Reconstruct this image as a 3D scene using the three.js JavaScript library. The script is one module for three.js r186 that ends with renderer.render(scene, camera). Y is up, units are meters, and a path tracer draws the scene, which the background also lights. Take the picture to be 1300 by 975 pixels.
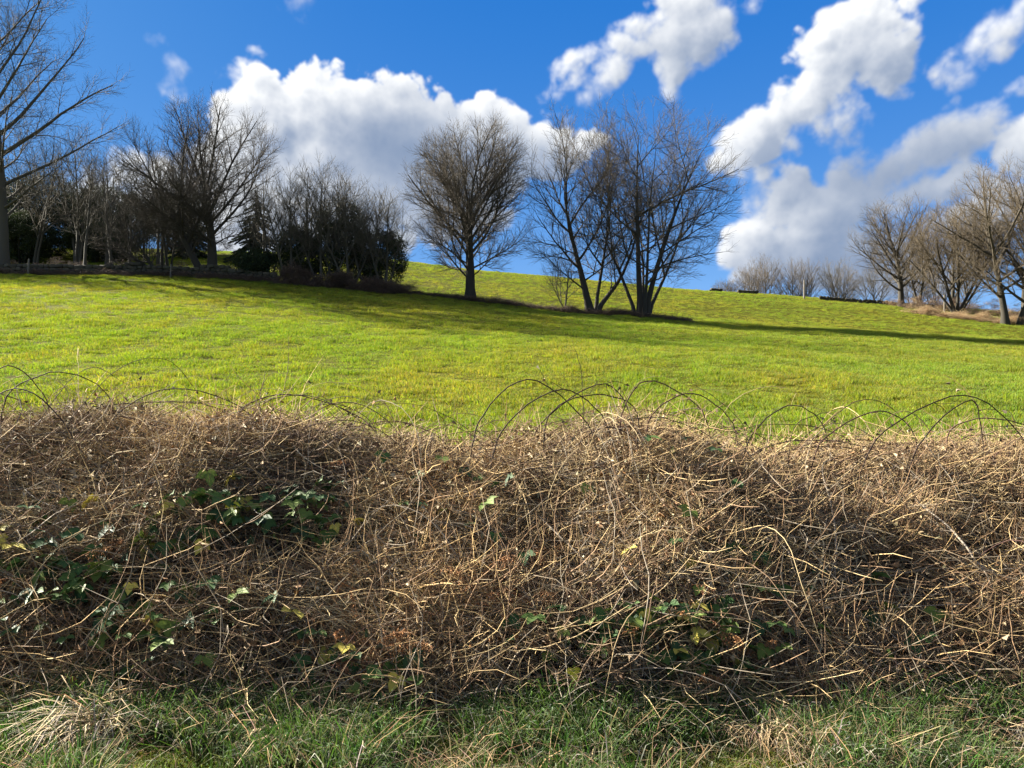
import * as THREE from 'three';
import { mergeGeometries } from 'three/addons/utils/BufferGeometryUtils.js';

// ---------------------------------------------------------------- camera, sky, sun, exposure
const scene = new THREE.Scene();
const camera = new THREE.PerspectiveCamera(54.0, 4 / 3, 0.05, 2000);
camera.position.set(0, 1.45, 0);
camera.lookAt(0, 1.45, -10);
const renderer = new THREE.WebGLRenderer({ antialias: true });
renderer.toneMapping = THREE.LinearToneMapping;
renderer.toneMappingExposure = 5.0;
renderer.shadowMap.enabled = true;

const SUN_AZ = -63, SUN_EL = 28.5;      // degrees: azimuth right of the view direction, elevation
const rad = (d) => d * Math.PI / 180;
const dirOf = (az, el) => new THREE.Vector3(Math.sin(rad(az)) * Math.cos(rad(el)), Math.sin(rad(el)), -Math.cos(rad(az)) * Math.cos(rad(el)));
const sunDir = dirOf(SUN_AZ, SUN_EL);
const sun = new THREE.DirectionalLight(new THREE.Color(1.0, 0.93, 0.8), 5.0);
sun.position.copy(sunDir).multiplyScalar(150);
sun.castShadow = true;
sun.shadow.mapSize.set(4096, 4096);
Object.assign(sun.shadow.camera, { left: -90, right: 90, top: 90, bottom: -90, near: 1, far: 400 });
scene.add(sun, sun.target);

// ---------------------------------------------------------------- random numbers and noise
function rng(seed) {
  let a = seed >>> 0;
  return () => { a = (a + 0x6D2B79F5) | 0; let t = Math.imul(a ^ (a >>> 15), 1 | a); t = (t + Math.imul(t ^ (t >>> 7), 61 | t)) ^ t; return ((t ^ (t >>> 14)) >>> 0) / 4294967296; };
}
const PERM = new Uint8Array(512), GX = new Float32Array(256), GY = new Float32Array(256), GZ = new Float32Array(256);
{
  const r = rng(77), p = [...Array(256).keys()];
  for (let i = 255; i > 0; i--) { const j = (r() * (i + 1)) | 0; [p[i], p[j]] = [p[j], p[i]]; }
  for (let i = 0; i < 512; i++) PERM[i] = p[i & 255];
  for (let i = 0; i < 256; i++) { const z = r() * 2 - 1, t = r() * 6.2832, s = Math.sqrt(1 - z * z); GX[i] = s * Math.cos(t); GY[i] = s * Math.sin(t); GZ[i] = z; }
}
function noise3(x, y, z) {            // gradient noise, about -1 to 1
  const X = Math.floor(x), Y = Math.floor(y), Z = Math.floor(z);
  x -= X; y -= Y; z -= Z;
  const u = x * x * x * (x * (x * 6 - 15) + 10), v = y * y * y * (y * (y * 6 - 15) + 10), w = z * z * z * (z * (z * 6 - 15) + 10);
  const a = PERM[X & 255], b = PERM[(X + 1) & 255], Y0 = Y & 255, Y1 = (Y + 1) & 255, Z0 = Z & 255, Z1 = (Z + 1) & 255;
  const aa = PERM[a + Y0], ab = PERM[a + Y1], ba = PERM[b + Y0], bb = PERM[b + Y1];
  let i = PERM[aa + Z0]; const n000 = GX[i] * x + GY[i] * y + GZ[i] * z;
  i = PERM[ba + Z0]; const n100 = GX[i] * (x - 1) + GY[i] * y + GZ[i] * z;
  i = PERM[ab + Z0]; const n010 = GX[i] * x + GY[i] * (y - 1) + GZ[i] * z;
  i = PERM[bb + Z0]; const n110 = GX[i] * (x - 1) + GY[i] * (y - 1) + GZ[i] * z;
  i = PERM[aa + Z1]; const n001 = GX[i] * x + GY[i] * y + GZ[i] * (z - 1);
  i = PERM[ba + Z1]; const n101 = GX[i] * (x - 1) + GY[i] * y + GZ[i] * (z - 1);
  i = PERM[ab + Z1]; const n011 = GX[i] * x + GY[i] * (y - 1) + GZ[i] * (z - 1);
  i = PERM[bb + Z1]; const n111 = GX[i] * (x - 1) + GY[i] * (y - 1) + GZ[i] * (z - 1);
  const x00 = n000 + u * (n100 - n000), x10 = n010 + u * (n110 - n010), x01 = n001 + u * (n101 - n001), x11 = n011 + u * (n111 - n011);
  const y0 = x00 + v * (x10 - x00), y1 = x01 + v * (x11 - x01);
  return (y0 + w * (y1 - y0)) * 1.5;
}
function fbm(x, y, z, o) { let s = 0, a = 0.5; for (let i = 0; i < o; i++) { s += a * noise3(x, y, z); x = x * 2.03 + 3.1; y = y * 2.03 + 1.7; z = z * 2.03 + 5.3; a *= 0.5; } return s; }
function billow(x, y, z, o) { let s = 0, a = 0.5; for (let i = 0; i < o; i++) { s += a * Math.abs(noise3(x, y, z)); x = x * 2.07 + 3.1; y = y * 2.07 + 1.7; z = z * 2.07 + 5.3; a *= 0.52; } return s; }
const clamp = (x, a = 0, b = 1) => Math.min(b, Math.max(a, x));
const smooth = (a, b, x) => { const t = clamp((x - a) / (b - a)); return t * t * (3 - 2 * t); };
const lerp = (a, b, t) => a + (b - a) * t;
function table(pts, x) {              // smooth monotone-ish interpolation through [x, y] pairs
  if (x <= pts[0][0]) return pts[0][1];
  for (let i = 1; i < pts.length; i++) if (x <= pts[i][0]) {
    const p0 = pts[Math.max(0, i - 2)], p1 = pts[i - 1], p2 = pts[i], p3 = pts[Math.min(pts.length - 1, i + 1)];
    const t = (x - p1[0]) / (p2[0] - p1[0]), h = p2[0] - p1[0];
    const m1 = (p2[1] - p0[1]) / (p2[0] - p0[0]) * h, m2 = (p3[1] - p1[1]) / (p3[0] - p1[0]) * h, t2 = t * t, t3 = t2 * t;
    return (2 * t3 - 3 * t2 + 1) * p1[1] + (t3 - 2 * t2 + t) * m1 + (-2 * t3 + 3 * t2) * p2[1] + (t3 - t2) * m2;
  }
  return pts[pts.length - 1][1];
}

// ---------------------------------------------------------------- the sky: blue air and cumulus, by direction
// cloud masses: azimuth, elevation, half width, half height (degrees), turn, weight, softness of the edge
const FRAME_CLOUDS = [
  [-18.22, 18.52, 3.53, 3.30, 0, 1.00, 0.10],
  [-14.36, 19.12, 5.22, 3.60, 0, 1.00, 0.10],
  [-9.49, 18.65, 5.61, 3.90, 0, 1.00, 0.10],
  [-5.37, 18.28, 4.29, 3.34, 0, 1.00, 0.10],
  [-1.50, 18.24, 4.19, 2.75, 0, 1.00, 0.12],
  [2.69, 17.25, 3.71, 2.27, 0, 1.00, 0.15],
  [-13.51, 14.39, 9.90, 4.95, 0, 1.00, 0.20],
  [-19.56, 12.89, 6.21, 4.80, 0, 1.00, 0.25],
  [-6.56, 14.69, 7.73, 4.46, 0, 1.00, 0.25],
  [-25.18, 12.40, 4.88, 3.79, 0, 0.80, 0.50],
  [13.23, 25.19, 4.37, 3.61, 20, 0.90, 0.35],
  [8.91, 23.56, 4.14, 2.13, 30, 0.80, 0.40],
  [5.08, 22.48, 3.28, 1.31, 30, 0.60, 0.50],
  [12.09, 21.85, 1.41, 1.99, -10, 0.60, 0.50],
  [24.20, 22.64, 4.10, 3.39, 15, 1.00, 0.20],
  [26.54, 20.76, 2.68, 2.57, 0, 0.90, 0.30],
  [21.40, 19.43, 4.74, 2.56, 38, 1.00, 0.25],
  [17.41, 17.31, 3.31, 2.63, 35, 0.95, 0.30],
  [20.88, 16.97, 1.34, 1.57, 0, 0.50, 0.50],
  [23.19, 17.96, 2.75, 2.20, 0, 0.60, 0.55],
  [20.35, 12.30, 3.14, 3.37, 20, 1.00, 0.20],
  [17.84, 9.18, 2.85, 2.96, 0, 1.00, 0.25],
  [22.68, 10.78, 5.52, 3.65, 25, 1.00, 0.30],
  [25.67, 12.86, 5.94, 3.13, 25, 0.80, 0.50],
  [29.21, 15.42, 3.92, 2.51, 35, 0.75, 0.50],
  [25.67, 8.17, 7.55, 3.24, 0, 0.90, 0.50],
  [30.11, 12.86, 2.38, 1.24, 30, 1.00, 0.20],
  [31.87, 16.91, 3.56, 1.22, 30, 0.55, 0.50],
  [18.22, 13.26, 2.27, 1.71, 20, 0.45, 0.60],
  [31.65, 11.44, 3.57, 2.55, 0, 0.80, 0.50],
  [32.43, 21.32, 2.43, 1.72, 40, 0.62, 0.50],
  [34.18, 21.79, 1.98, 1.68, 0, 0.70, 0.50],
  [30.87, 20.08, 1.34, 1.54, 0, 0.45, 0.55],
  [33.86, 14.71, 2.29, 2.09, 20, 1.00, 0.20],
  [-24.59, 20.93, 1.42, 1.96, 10, 0.36, 0.60],
  [-20.88, 21.21, 1.23, 0.78, 0, 0.28, 0.60],
  [-19.03, 22.61, 0.91, 0.57, 0, 0.30, 0.60],
  [-15.76, 25.56, 1.27, 1.38, -20, 0.30, 0.60],
  [5.37, 20.66, 2.98, 0.95, 25, 0.36, 0.60],
  [16.86, 25.99, 1.72, 1.15, -30, 0.35, 0.60],
  [25.09, 17.32, 0.65, 1.08, 0, 0.30, 0.60],
];
const GREY = [
  [-8.03, 16.84, 5.93, 3.68, 1.00],
  [-0.60, 16.72, 4.79, 2.04, 0.80],
  [-15.76, 16.13, 5.19, 1.73, 0.35],
  [-19.56, 18.74, 1.35, 0.90, 0.45],
  [-5.37, 13.88, 7.15, 3.58, 0.70],
  [12.38, 23.57, 4.68, 2.63, 0.50],
  [26.16, 20.45, 4.30, 2.15, 0.50],
  [20.09, 17.56, 4.50, 1.97, 0.40],
  [23.19, 19.44, 3.30, 1.65, 0.30],
  [25.67, 13.89, 8.09, 3.24, 0.95],
  [25.18, 8.21, 9.21, 3.25, 1.00],
  [29.21, 15.18, 4.70, 2.87, 0.85],
  [24.44, 10.64, 4.91, 3.27, 0.85],
  [33.77, 20.37, 2.99, 1.99, 0.30],
  [18.49, 13.51, 1.70, 1.42, 0.60],
  [-12.95, 14.15, 3.50, 2.33, 0.30],
  [2.99, 16.43, 2.99, 1.20, 0.40],
];
{
  const W = 4096, H = 2048, half = H / 2, LW = 1440, LH = 360;    // coarse fields at a quarter degree
  const base = new Float32Array(LW * LH).fill(-1), soft = new Float32Array(LW * LH), grey = new Float32Array(LW * LH), wsum = new Float32Array(LW * LH);
  const r = rng(4242), masses = FRAME_CLOUDS.map((c) => c.slice()), dull = GREY.map((c) => c.slice());
  for (let k = 0; k < 400 && masses.length < 420; k++) {           // the same kind of clouds all round the sky
    const az = r() * 360 - 180, el = 4 + Math.pow(r(), 1.4) * 72, n = 3 + (r() * 5 | 0), size = (2 + r() * 4.5) * (1 + el / 70), tilt = 15 + r() * 25, s = 0.12 + r() * 0.45;
    if (Math.abs(az) < 52 && el < 40) continue;
    for (let i = 0; i < n; i++) {
      const f = i / n - 0.5, a = az + f * size * 3 / Math.cos(rad(el)), e = clamp(el + Math.sin(rad(tilt)) * f * size * 2.4 + (r() - 0.5) * size * 0.4, 2, 88);
      const b = size * (0.7 + r() * 0.6);
      masses.push([a, e, b * 1.25, b * 0.75, tilt * (r() - 0.2), 0.55 + r() * 0.45, s]);
      if (r() < 0.45) dull.push([a + r() * 2, e - b * 0.35, b, b * 0.5, 0.3 + r() * 0.5]);
    }
  }
  const paint = (list, f) => {
    for (const m of list) {
      const [az, el, ra, re] = m, c = dirOf(az, el), right = new THREE.Vector3(Math.cos(rad(az)), 0, Math.sin(rad(az))), up = new THREE.Vector3().crossVectors(right, c).normalize();
      const reach = Math.max(ra, re) * 2.2, y0 = Math.max(0, Math.floor((el - reach) * 4)), y1 = Math.min(LH - 1, Math.ceil((el + reach) * 4)), wide = Math.min(180, reach / Math.max(0.06, Math.cos(rad(Math.min(88, Math.abs(el) + reach)))));
      const x0 = Math.floor((az - wide) * 4), x1 = Math.ceil((az + wide) * 4);
      for (let y = y0; y <= y1; y++) for (let x = x0; x <= x1; x++) {
        const d = dirOf(x / 4, y / 4), k = d.dot(c);
        if (k < 0.3) continue;
        f(m, (((x + 720) % LW + LW) % LW) + y * LW, d.dot(right) / k * 57.3, d.dot(up) / k * 57.3);
      }
    }
  };
  paint(masses, ([, , ra, re, rot, w, s], i, u, v) => {
    const c = Math.cos(rad(rot)), q = Math.sin(rad(rot)), a = (u * c + v * q) / ra, b = (-u * q + v * c) / re, f = w * (1 - (a * a + b * b));
    if (f > base[i]) base[i] = f;
    const g = Math.exp(-(a * a + b * b) * 1.5);
    soft[i] += g * s; wsum[i] += g;
  });
  paint(dull, ([, , ra, re, w], i, u, v) => { grey[i] = Math.max(grey[i], w * Math.exp(-(u * u / (ra * ra) + v * v / (re * re)) * 0.8)); });
  for (let i = 0; i < LW * LH; i++) if (wsum[i] > 0) soft[i] /= wsum[i];
  const tap = (f, az, el) => {
    let x = (az + 180) * 4, y = clamp(el * 4, 0, LH - 1.001); x = ((x % LW) + LW) % LW;
    const X = x | 0, Y = y | 0, fx = x - X, fy = y - Y, X1 = (X + 1) % LW, a = Y * LW, b = a + LW;
    return lerp(lerp(f[a + X], f[a + X1], fx), lerp(f[b + X], f[b + X1], fx), fy);
  };
  const F = new Float32Array(W * half), A = new Float32Array(W * half);
  for (let y = 0; y < half; y++) {
    const el = (y + 0.5) / H * 180;
    for (let x = 0; x < W; x++) {
      const i = y * W + x, th = (x + 0.5) / W * 360 - 180, az = th + 90;         // column 0 lies at atan2(z, x) = -180 degrees
      if (tap(base, az, el) < -0.95) { F[i] = -1; continue; }
      const ce = Math.cos(rad(el)), dx = Math.cos(rad(th)) * ce, dy = Math.sin(rad(el)), dz = Math.sin(rad(th)) * ce;
      const wx = fbm(dx * 9, dy * 9, dz * 9, 4) * 2.6, wy = fbm(dx * 9 + 7, dy * 9 + 3, dz * 9, 4) * 2.0;
      const b = tap(base, az + wx, el + wy), s = tap(soft, az, el);
      if (b < -0.9) { F[i] = -1; continue; }
      const puff = billow(dx * 15 + 3, dy * 17, dz * 15, 6), fine = fbm(dx * 46, dy * 46, dz * 46, 4);
      const f = b * 0.9 + (puff - 0.24) * lerp(1.5, 1.15, s) + fine * lerp(0.18, 0.5, s) - 0.06;
      F[i] = f;
      A[i] = smooth(0, 0.06 + s * 1.15, f) * lerp(1, 0.55, smooth(0.5, 0.6, s));
    }
  }
  const data = new Float32Array(W * H * 4);
  const sx = Math.sin(rad(SUN_AZ));
  for (let y = 0; y < H; y++) {
    const el = (y + 0.5) / H * 180 - 90;
    for (let x = 0; x < W; x++) {
      const o = (y * W + x) * 4; data[o + 3] = 1;
      if (el < 0) { data[o] = 0.05; data[o + 1] = 0.07; data[o + 2] = 0.03; continue; }
      const yy = y - half, i = yy * W + x, th = (x + 0.5) / W * 360 - 180, az = th + 90;
      const d = dirOf(az, el), toSun = d.dot(sunDir), t = Math.exp(-el / 9.5), t2 = Math.exp(-el / 26);
      const glow = Math.pow(clamp(toSun), 6) * 0.10 + Math.pow(clamp(toSun), 40) * 0.25;
      let R = 0.0004 + 0.002 * t2 + 0.27 * t + glow * 0.6, G = 0.078 + 0.085 * t2 + 0.31 * t + glow, B = 0.33 + 0.20 * t2 + 0.19 * t + glow * 0.9;
      const a = A[i];
      if (a > 0.003) {
        let shade = 0, f = F[i];
        const gap = 7;
        for (let k = 1; k <= 6; k++) {                             // how much cloud lies towards the light
          const X = (x + Math.round(Math.sign(sx) * k * gap * 0.75) + W) % W, Y = Math.min(half - 1, yy + Math.round(k * gap * 0.85));
          shade += clamp(F[Y * W + X], 0, 1.1);
        }
        const X1 = (x - 5 + W) % W, Y1 = Math.min(half - 1, yy + 6), X2 = (x + 5) % W, Y2 = Math.max(0, yy - 6);
        const relief = clamp((F[i] - F[Y1 * W + X1]) * 1.1 + (F[Y2 * W + X2] - F[i]) * 0.5, -0.5, 0.5), g = tap(grey, az, el);
        let L = Math.exp(-shade * 0.20) * 0.72 + 0.22 + relief * 0.7;
        L = clamp(L * (1 - 0.9 * g), 0, 1.05);
        L = lerp(L, 1, (1 - smooth(0, 0.25, f)) * 0.35 * (1 - g));
        const cr = lerp(0.15, 0.65, L), cg = lerp(0.205, 0.66, L), cb = lerp(0.31, 0.67, L), cover = a;
        R = lerp(R, cr, cover); G = lerp(G, cg, cover); B = lerp(B, cb, cover);
      }
      const dim = 0.325; data[o] = R * dim; data[o + 1] = G * dim; data[o + 2] = B * dim;
    }
  }
  const sky = new THREE.DataTexture(data, W, H, THREE.RGBAFormat, THREE.FloatType);
  sky.mapping = THREE.EquirectangularReflectionMapping;
  sky.colorSpace = THREE.LinearSRGBColorSpace;
  sky.magFilter = sky.minFilter = THREE.LinearFilter;
  sky.needsUpdate = true;
  scene.background = sky;
  scene.environment = sky;
}

// ---------------------------------------------------------------- the lie of the land (metres; the view runs towards -z)
const PROFILE = [[-60, -0.6], [0, 0], [6, 0.02], [9, 0.40], [13, 0.94], [20, 1.98], [30, 3.6], [40, 5.25], [47, 6.4], [55, 8.1], [65, 10.4], [75, 12.4], [85, 13.7], [100, 14.7], [140, 16], [300, 17], [900, 14]];
const CROSS = [[-300, 9.5], [-60, 8.7], [-32, 8.3], [-19, 8.0], [-2.5, 6.6], [8, 5.7], [33, 4.1], [60, 2.8], [300, -1]];
const CROSS0 = table(CROSS, 0);
function land(x, z) {
  const d = -z, w = d < 5 ? 0 : d < 47 ? smooth(-25, 47, d) * (d - 5) / 42 : 1 + smooth(47, 80, d) * 0.2;
  return table(PROFILE, d) + (table(CROSS, x) - CROSS0) * w + smooth(7, 16, d) * (fbm(x * 0.09, 1.3, z * 0.09, 3) * 0.32 + fbm(x * 0.5, 4.3, z * 0.5, 2) * 0.06) + fbm(x * 1.9, 0.3, z * 1.9, 3) * 0.05 * (1 - smooth(6, 12, d));
}
const V3 = (x, y, z) => new THREE.Vector3(x, y, z);
const names = new Map();
function numbered(n) { const k = names.get(n) || 0; names.set(n, k + 1); return k ? `${n}_${String(k).padStart(3, '0')}` : n; }
function add(o, name, label, category, group, kind) {
  o.name = numbered(name); scene.add(o);
  if (label) o.userData.label = label;
  if (category) o.userData.category = category;
  if (group) o.userData.group = group;
  if (kind) o.userData.kind = kind;
  o.traverse((c) => { if (c.isMesh) { c.castShadow = true; c.receiveShadow = true; } });
  return o;
}
function part(geometry, material, name, parent) {
  const m = new THREE.Mesh(geometry, material); m.name = name; m.castShadow = m.receiveShadow = true; parent.add(m); return m;
}

// growing triangle buffers: tubes, leaves
class Build {
  constructor() { this.p = []; this.n = []; this.c = []; this.i = []; }
  get count() { return this.p.length / 3; }
  tube(pts, radii, sides, col, col2 = col, tip = true) {
    const start = this.count, m = pts.length;
    let ux = 0, uy = 0, uz = 0;
    for (let k = 0; k < m; k++) {
      const a = pts[Math.max(0, k - 1)], b = pts[Math.min(m - 1, k + 1)];
      let tx = b[0] - a[0], ty = b[1] - a[1], tz = b[2] - a[2]; const l = Math.hypot(tx, ty, tz) || 1; tx /= l; ty /= l; tz /= l;
      if (!k) { if (Math.abs(ty) < 0.9) { ux = tz; uy = 0; uz = -tx; } else { ux = 0; uy = -tz; uz = ty; } }
      let q = ux * tx + uy * ty + uz * tz; ux -= q * tx; uy -= q * ty; uz -= q * tz;
      q = Math.hypot(ux, uy, uz) || 1; ux /= q; uy /= q; uz /= q;
      const vx = ty * uz - tz * uy, vy = tz * ux - tx * uz, vz = tx * uy - ty * ux, r = radii[k], f = k / (m - 1);
      for (let s = 0; s < sides; s++) {
        const t = s / sides * 6.28318, c = Math.cos(t), d = Math.sin(t), nx = ux * c + vx * d, ny = uy * c + vy * d, nz = uz * c + vz * d;
        this.p.push(pts[k][0] + nx * r, pts[k][1] + ny * r, pts[k][2] + nz * r); this.n.push(nx, ny, nz);
        this.c.push(lerp(col[0], col2[0], f), lerp(col[1], col2[1], f), lerp(col[2], col2[2], f));
      }
    }
    for (let k = 0; k < m - 1; k++) for (let s = 0; s < sides; s++) {
      const a = start + k * sides + s, b = start + k * sides + (s + 1) % sides;
      this.i.push(a, b, a + sides, b, b + sides, a + sides);
    }
    if (tip) for (let s = 1; s < sides - 1; s++) this.i.push(start + (m - 1) * sides, start + (m - 1) * sides + s, start + (m - 1) * sides + s + 1);
  }
  // a strip: centre line with half widths, side vector; pts [x,y,z]
  strip(pts, wide, side, col, col2 = col) {
    const start = this.count, m = pts.length;
    for (let k = 0; k < m; k++) {
      const a = pts[Math.max(0, k - 1)], b = pts[Math.min(m - 1, k + 1)], t = V3(b[0] - a[0], b[1] - a[1], b[2] - a[2]).normalize(), n = t.clone().cross(side).negate().normalize(), f = k / (m - 1), w = wide[k];
      for (const s of [-1, 1]) {
        this.p.push(pts[k][0] + side.x * w * s, pts[k][1] + side.y * w * s, pts[k][2] + side.z * w * s); this.n.push(n.x, n.y, n.z);
        this.c.push(lerp(col[0], col2[0], f), lerp(col[1], col2[1], f), lerp(col[2], col2[2], f));
      }
    }
    for (let k = 0; k < m - 1; k++) { const a = start + k * 2; if (wide[k + 1] > 0) this.i.push(a, a + 1, a + 2, a + 1, a + 3, a + 2); else this.i.push(a, a + 1, a + 2); }
  }
  // a small folded leaf: centre, length axis, width axis
  leaf(c, ax, wx, len, wid, fold, col) {
    const s = this.count, n = V3().crossVectors(wx, ax).normalize();
    const put = (l, w, h) => { this.p.push(c.x + ax.x * l * len + wx.x * w * wid + n.x * h * wid, c.y + ax.y * l * len + wx.y * w * wid + n.y * h * wid, c.z + ax.z * l * len + wx.z * w * wid + n.z * h * wid); this.n.push(n.x + wx.x * -w * fold, n.y + wx.y * -w * fold, n.z + wx.z * -w * fold); this.c.push(...col); };
    put(-0.5, 0, 0); put(-0.1, 0.5, fold); put(0.5, 0, -fold * 0.6); put(-0.1, -0.5, fold);
    this.i.push(s, s + 1, s + 2, s, s + 2, s + 3);
  }
  make() {
    const g = new THREE.BufferGeometry();
    g.setAttribute('position', new THREE.Float32BufferAttribute(this.p, 3)); g.setAttribute('normal', new THREE.Float32BufferAttribute(this.n, 3)); g.setAttribute('color', new THREE.Float32BufferAttribute(this.c, 3)); g.setIndex(this.i);
    return g;
  }
}

// ---------------------------------------------------------------- ground: one sheet, fine near the camera
{
  const xs = [], zs = [];
  for (let x = -700; x <= 700; x += Math.abs(x) < 9.9 ? 0.12 : Math.abs(x) < 60 ? 1 : 25) xs.push(x);
  for (let d = -300; d <= 900; d += d >= 0 && d < 9.9 ? 0.12 : d > -2 && d < 110 ? 0.8 : 20) zs.push(-d);
  const p = [], c = [], uv = [], ix = [];
  for (const z of zs) for (const x of xs) {
    p.push(x, land(x, z), z); uv.push(x / 3, z / 3);
    const dry = fbm(x * 0.25, 9, z * 0.25, 3) * 0.5 + 0.5;
    c.push(lerp(0.125, 0.17, dry), lerp(0.165, 0.17, dry), 0.010);
  }
  for (let j = 0; j < zs.length - 1; j++) for (let i = 0; i < xs.length - 1; i++) { const a = j * xs.length + i; ix.push(a, a + 1, a + xs.length, a + 1, a + xs.length + 1, a + xs.length); }
  const g = new THREE.BufferGeometry();
  g.setAttribute('position', new THREE.Float32BufferAttribute(p, 3)); g.setAttribute('color', new THREE.Float32BufferAttribute(c, 3)); g.setAttribute('uv', new THREE.Float32BufferAttribute(uv, 2)); g.setIndex(ix); g.computeVertexNormals();
  const N = 512, px = new Uint8Array(N * N * 4), T = 6.28318 / N;
  for (let y = 0; y < N; y++) for (let x = 0; x < N; x++) {        // soil, thatch and moss grain, tiling without a seam
    const a = Math.cos(x * T), b = Math.sin(x * T), e = Math.cos(y * T), f = Math.sin(y * T), n = fbm(a * 9 + e * 5, b * 9 + f * 7, e * 8 - b * 3, 3) + 0.8 * noise3(a * 60 + f * 31, b * 60 + e * 37, e * 55), v = clamp(0.72 + n * 0.3) * 255, o = (y * N + x) * 4;
    px[o] = v; px[o + 1] = v * lerp(0.9, 1, clamp(0.5 + n)); px[o + 2] = v * 0.9; px[o + 3] = 255;
  }
  const map = new THREE.DataTexture(px, N, N); map.wrapS = map.wrapT = THREE.RepeatWrapping; map.magFilter = THREE.LinearFilter; map.colorSpace = THREE.SRGBColorSpace; map.needsUpdate = true;
  add(new THREE.Mesh(g, new THREE.MeshPhysicalMaterial({ vertexColors: true, map, bumpMap: map, bumpScale: 0.02, roughness: 1, specularIntensity: 0.1 })), 'ground', 'sloping pasture ground rising to a low crest', 'ground', null, 'structure');
}

// ---------------------------------------------------------------- grass
const leafMat = (t, rough = 1, extra = {}) => new THREE.MeshPhysicalMaterial({ specularIntensity: 0.35, vertexColors: true, roughness: rough, transmission: t, thickness: 0, side: THREE.DoubleSide, ...extra });
function tuft(seed, n, spread, h0, h1, w, lean, cols) {
  const r = rng(seed), b = new Build();
  for (let k = 0; k < n; k++) {
    const a = r() * 6.283, q = Math.sqrt(r()) * spread, x = Math.cos(a) * q, z = Math.sin(a) * q, h = lerp(h0, h1, r()), la = r() * 6.283, l = h * lean * (0.3 + r()), col = cols[(r() * cols.length) | 0].map((v) => v * (0.8 + r() * 0.4));
    const s = r() * 6.283, side = V3(Math.cos(s), 0, Math.sin(s)), lx = Math.cos(la) * l, lz = Math.sin(la) * l, ww = w * (0.7 + r() * 0.6);
    b.strip([[x, -0.01, z], [x + lx * 0.25, h * 0.5, z + lz * 0.25], [x + lx * 0.6, h * 0.85, z + lz * 0.6], [x + lx, h * (0.95 - 0.3 * lean * r()), z + lz]], [ww, ww * 0.9, ww * 0.6, 0], side, col);
  }
  return b.make();
}
function scatter(geoms, mat, spots, name) {   // spots: [x, y, z, scale, turn, tint(r,g,b), tiltX, tiltZ, scaleY]
  const lists = geoms.map(() => []);
  spots.forEach((s, i) => lists[(s.v ?? i) % geoms.length].push(s));
  const out = [], m = new THREE.Matrix4(), q = new THREE.Quaternion(), e = new THREE.Euler(), col = new THREE.Color();
  lists.forEach((list, k) => {
    if (!list.length) return;
    const o = new THREE.InstancedMesh(geoms[k], mat, list.length); o.name = name; o.castShadow = o.receiveShadow = true;
    list.forEach((s, i) => {
      e.set(s.tx || 0, s.turn || 0, s.tz || 0, 'YXZ'); q.setFromEuler(e);
      m.compose(V3(s.x, s.y, s.z), q, V3(s.s, s.s * (s.sy || 1), s.s)); o.setMatrixAt(i, m);
      o.setColorAt(i, col.setRGB(...(s.tint || [1, 1, 1])));
    });
    out.push(o);
  });
  return out;
}
{
  const greens = [[0.175, 0.235, 0.007], [0.21, 0.265, 0.007], [0.27, 0.295, 0.009], [0.095, 0.16, 0.006], [0.33, 0.30, 0.035], [0.225, 0.285, 0.007]];
  const geos = [1, 2, 3, 4].map((k) => tuft(100 + k, 46, 0.16, 0.035, 0.10, 0.0032, 0.9, greens));
  const r = rng(31), spots = [], tall = [];
  const zone = (d0, d1, per) => {
    const half = (d) => 1.0 + d * 0.78;
    for (let k = 0, n = (d1 - d0) * (half(d0) + half(d1)) * per; k < n; k++) {
      const d = d1 * Math.sqrt(lerp((d0 / d1) ** 2, 1, r())), x = (r() * 2 - 1) * half(d), z = -d, patch = fbm(x * 0.35, 2, z * 0.22, 3), big = fbm(x * 0.06, 7, z * 0.09, 3), dry = clamp(0.27 + patch * 0.85 + big * 0.8);
      const v = 0.7 + r() * 0.45 + fbm(x * 1.7, 15, z * 1.1, 2) * 0.5, tint = [v * lerp(0.85, 1.32, dry), v * lerp(1.0, 0.98, dry), v * lerp(1, 1.6, dry)];
      const up = clamp(0.75 + fbm(x * 0.9, 12, z * 0.6, 3) * 2.0, 0.3, 2.2);
      spots.push({ x, z, y: land(x, z), s: 0.85 + r() * 0.5, sy: up, turn: r() * 6.28, tint, tx: (r() - 0.5) * 0.3, tz: (r() - 0.5) * 0.3 });
    }
  };
  zone(8.5, 16, 62); zone(16, 28, 40); zone(28, 48, 22); zone(48, 82, 9);
  const meshes = scatter(geos, leafMat(0.5), spots, 'grass'), g = new THREE.Group();
  meshes.forEach((m) => g.add(m)); 
  add(g, 'field_grass', 'short sunlit yellow green pasture grass covering the sloping field', 'grass', null, 'stuff');
  meshes.forEach((m) => { m.userData.kind = 'stuff'; });
}

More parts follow.
